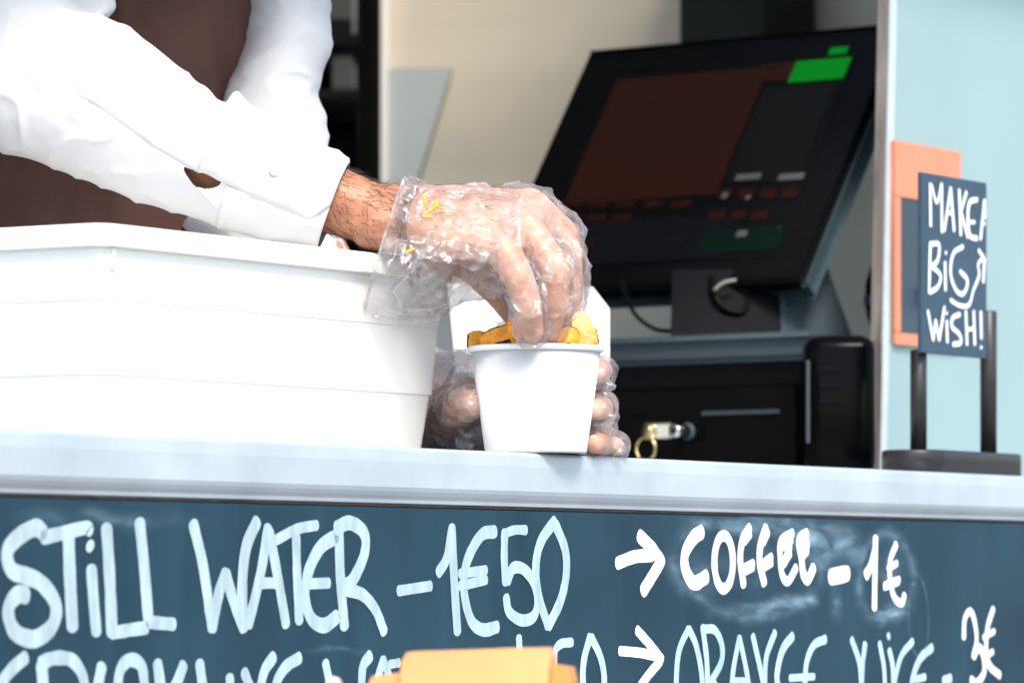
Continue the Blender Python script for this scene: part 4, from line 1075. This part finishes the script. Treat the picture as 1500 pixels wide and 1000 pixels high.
# white carton on the slab
CTD = 3.72
cb_ = P(660, 560, CTD)
solo('paper_carton', prism([P(668, 545, CTD), P(893, 545, CTD - .02), P(893, 452, CTD - .02), P(868, 420, CTD - .02), P(655, 415, CTD)], Vector((-.020, .10, 0))), M['carton'], 'white paper carton standing behind the cup in front of the till', 'carton', P(780, 545, CTD))

# black rounded appliance and canister at the panel edge
apx = P(1232, 0, 3.86); apx.z = 0
za = ZC + (HOR - 491) / FPX * 3.86
apl = thing('receipt_printer', 'glossy black rounded machine standing between cash drawer and panel edge', 'machine', (apx.x, apx.y, ZT))
ahw = 52.5 / FPX * 3.86
part('case', obox(Vector((apx.x, apx.y + .03, (ZT + za) / 2 + .0006)), (Vector((1, 0, 0)), Vector((0, 1, 0)), ZUP), (ahw, .033, (za - ZT) / 2), .014, 5), M['black_gloss'], apl, True)
part('edge_highlight', obox(Vector((apx.x - ahw + .0022, apx.y - .0042, (ZT + za) / 2 + .004)), (Vector((1, 0, 0)), Vector((0, 1, 0)), ZUP), (.0016, .0012, .036), .001), M['stand_side'], apl)  # pale strip imitates the highlight along the glossy left edge
for i in range(3):
    part('groove_rib', obox(Vector((apx.x - ahw + .022, apx.y - .0038, za - .030 - i * .014)), (Vector((1, 0, 0)), Vector((0, 1, 0)), ZUP), (.010, .0010, .0022), .0006), M['stand'], apl)
HD_ = 4.075
cn_ = P(1288, 0, HD_); cn_.z = 0
zz0 = ZC + (HOR - 484) / FPX * HD_; zz1 = ZC + (HOR - 390) / FPX * HD_; hh = zz1 - zz0
can = thing('handset', 'black handset with grey band half hidden behind the panel edge above the rounded machine', 'handset', (cn_.x, cn_.y, zz0))
part('body', lathe(cn_, [(0, zz0), (.006, zz0), (.0115, zz0 + hh * .22), (.0135, zz0 + hh * .45), (.0125, zz0 + hh * .75), (.008, zz1), (0, zz1)], 28), M['black_plastic'], can, True)
part('band', lathe(cn_, [(.0137, zz0 + hh * .40), (.0144, zz0 + hh * .44), (.0142, zz0 + hh * .52), (.0135, zz0 + hh * .55)], 28), M['monitor_shell'], can, True)
part('bracket', obox(Vector((cn_.x, cn_.y, (zz0 + zz1) / 2)) - N * .017 + U * .012, (U, N, ZUP), (.006, .030, .010), .001), M['black_plastic'], can)

# ================================================================== THINGS ON THE FAR WALLS
def wallpt(px, py, s):                               # picture point on the plane s = const (end wall)
    d = (s + 3.1 * .8458) / (.5335 * (px - 750) / FPX + .8458); return P(px, py, d)
def wallbox(px0, px1, py0, py1, s, thick, bev=.003):
    a, b = wallpt(px0, py0, s), wallpt(px1, py1, s); ta, tb = (a - O).dot(N), (b - O).dot(N)
    return fbox(s, s + thick, min(ta, tb), max(ta, tb), min(a.z, b.z), max(a.z, b.z), bev)
dq = wallbox(985, 1122, -260, 300, 1.49, .125, .02)
solo('wall_duct', dq, M['duct'], 'dark upright duct on the beige wall behind the till screen', 'duct', wallpt(1050, 300, 1.5))
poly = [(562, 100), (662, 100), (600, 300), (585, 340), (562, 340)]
solo('wall_shade_patch', prism([wallpt(x, y, 1.612) for x, y in poly], U * .002), M['bluegrey'], 'blue grey angled shadow-like patch added on the beige wall next to the black post', 'shade patch', wallpt(600, 300, 1.612))  # added sheet imitates a soft shadow-like patch on the wall
# dark rack behind the black post
def rackpt(px, py, d): return P(px, py, d)
rk = thing('storage_rack', 'dark storage rack with pale boxes behind the black post', 'rack', P(480, 853, 5.6) - ZUP * (ZC - .372))
for (y, h) in ((50, 34), (150, 12)):
    c = P(460, y + h / 2, 5.55)
    part('shelf', obox(c, (Vector((1, 0, 0)), Vector((0, 1, 0)), ZUP), (.09, .15, h / 2 / FPX * 5.55), .002), M['duct'], rk)
part('back_board', obox(P(460, -40, 5.72), (Vector((1, 0, 0)), Vector((0, 1, 0)), ZUP), (.09, .005, 90 / FPX * 5.7), 0), M['shelf_box'], rk)
part('upright', obox(P(525, 430, 5.45), (Vector((1, 0, 0)), Vector((0, 1, 0)), ZUP), (.0028, .01, .75), .001), M['stand'], rk)
part('upright', obox(P(519, -60, 5.40), (Vector((1, 0, 0)), Vector((0, 1, 0)), ZUP), (.0022, .006, 110 / FPX * 5.4), .0005), M['wall_in'], rk)
part('backing', obox(P(440, 853 - 450, 5.74), (Vector((1, 0, 0)), Vector((0, 1, 0)), ZUP), (.12, .004, .8), 0), M['dark'], rk)
part('lower_board', obox(P(440, 700, 5.6), (Vector((1, 0, 0)), Vector((0, 1, 0)), ZUP), (.11, .12, .42), .002), M['dark'], rk)
solo('pale_box', obox(P(505, 121, 5.52), (Vector((1, 0, 0)), Vector((0, 1, 0)), ZUP), (.0125, .08, .0235), .002), M['shelf_box'], 'pale grey green box on the lower rack shelf beside the shirt sleeve', 'box', P(505, 140, 5.52))

# ================================================================== IN FRONT OF THE COUNTER
FD = 2.45
tb = thing('bar_table', 'round wooden bar table standing in front of the chalkboard', 'table', (P(690, 0, FD).x, FD - .12, 0))
tc_ = Vector((P(690, 0, FD).x, FD - .12, 0)); TZ = .94
part('tabletop', lathe(tc_, [(0, TZ), (.298, TZ), (.30, TZ - .003), (.30, TZ - .025), (.295, TZ - .028), (0, TZ - .028)], 56), M['wood'], tb)
part('column', lathe(tc_, [(.03, .03), (.03, TZ - .029)], 24), M['stand'], tb)
part('foot', lathe(tc_, [(0, .03), (.05, .029), (.2, .012), (.205, .002), (0, .002)], 40), M['stand'], tb)
bgp = thing('paper_bag', 'orange paper bag with folded stepped top in front of the chalkboard', 'paper bag', (P(690, 0, FD).x, FD, TZ))
def bagsheet(poly, d, m, name, depth=.03, wob=.003):
    pts = [P(x, y, d) for x, y in poly]
    part(name, prism(pts, Vector((.004, depth, 0))), m, bgp)
yb = HOR - (TZ + .0006 - ZC) / FD * FPX
bagsheet([(590, yb), (800, yb), (804, 985), (806, 962), (800, 949), (740, 950), (668, 953), (596, 955), (588, 968), (586, 990)], FD, M['bag'], 'bag_front', .045)
bagsheet([(800.5, yb), (842, yb), (838, 998), (833, 978), (806, 974), (806.5, 985)], FD + .004, M['bag_dark'], 'side_fold', .04)
bagsheet([(540, yb), (589.5, yb), (585.5, 990), (570, 987), (545, 990), (539, 1003)], FD + .004, M['bag'], 'side_fold', .04)
solo('napkin', (lambda v: hull(v))([P(468, yb, FD + .01), P(512, yb, FD + .02), P(478, 997, FD + .012), P(486, 990, FD + .018), P(497, 993, FD + .02), P(504, 1004, FD + .03), P(490, yb, FD - .03), P(490, yb, FD + .07)]), M['napkin'], 'crumpled cream napkin beside the orange paper bag', 'napkin', P(490, yb, FD))
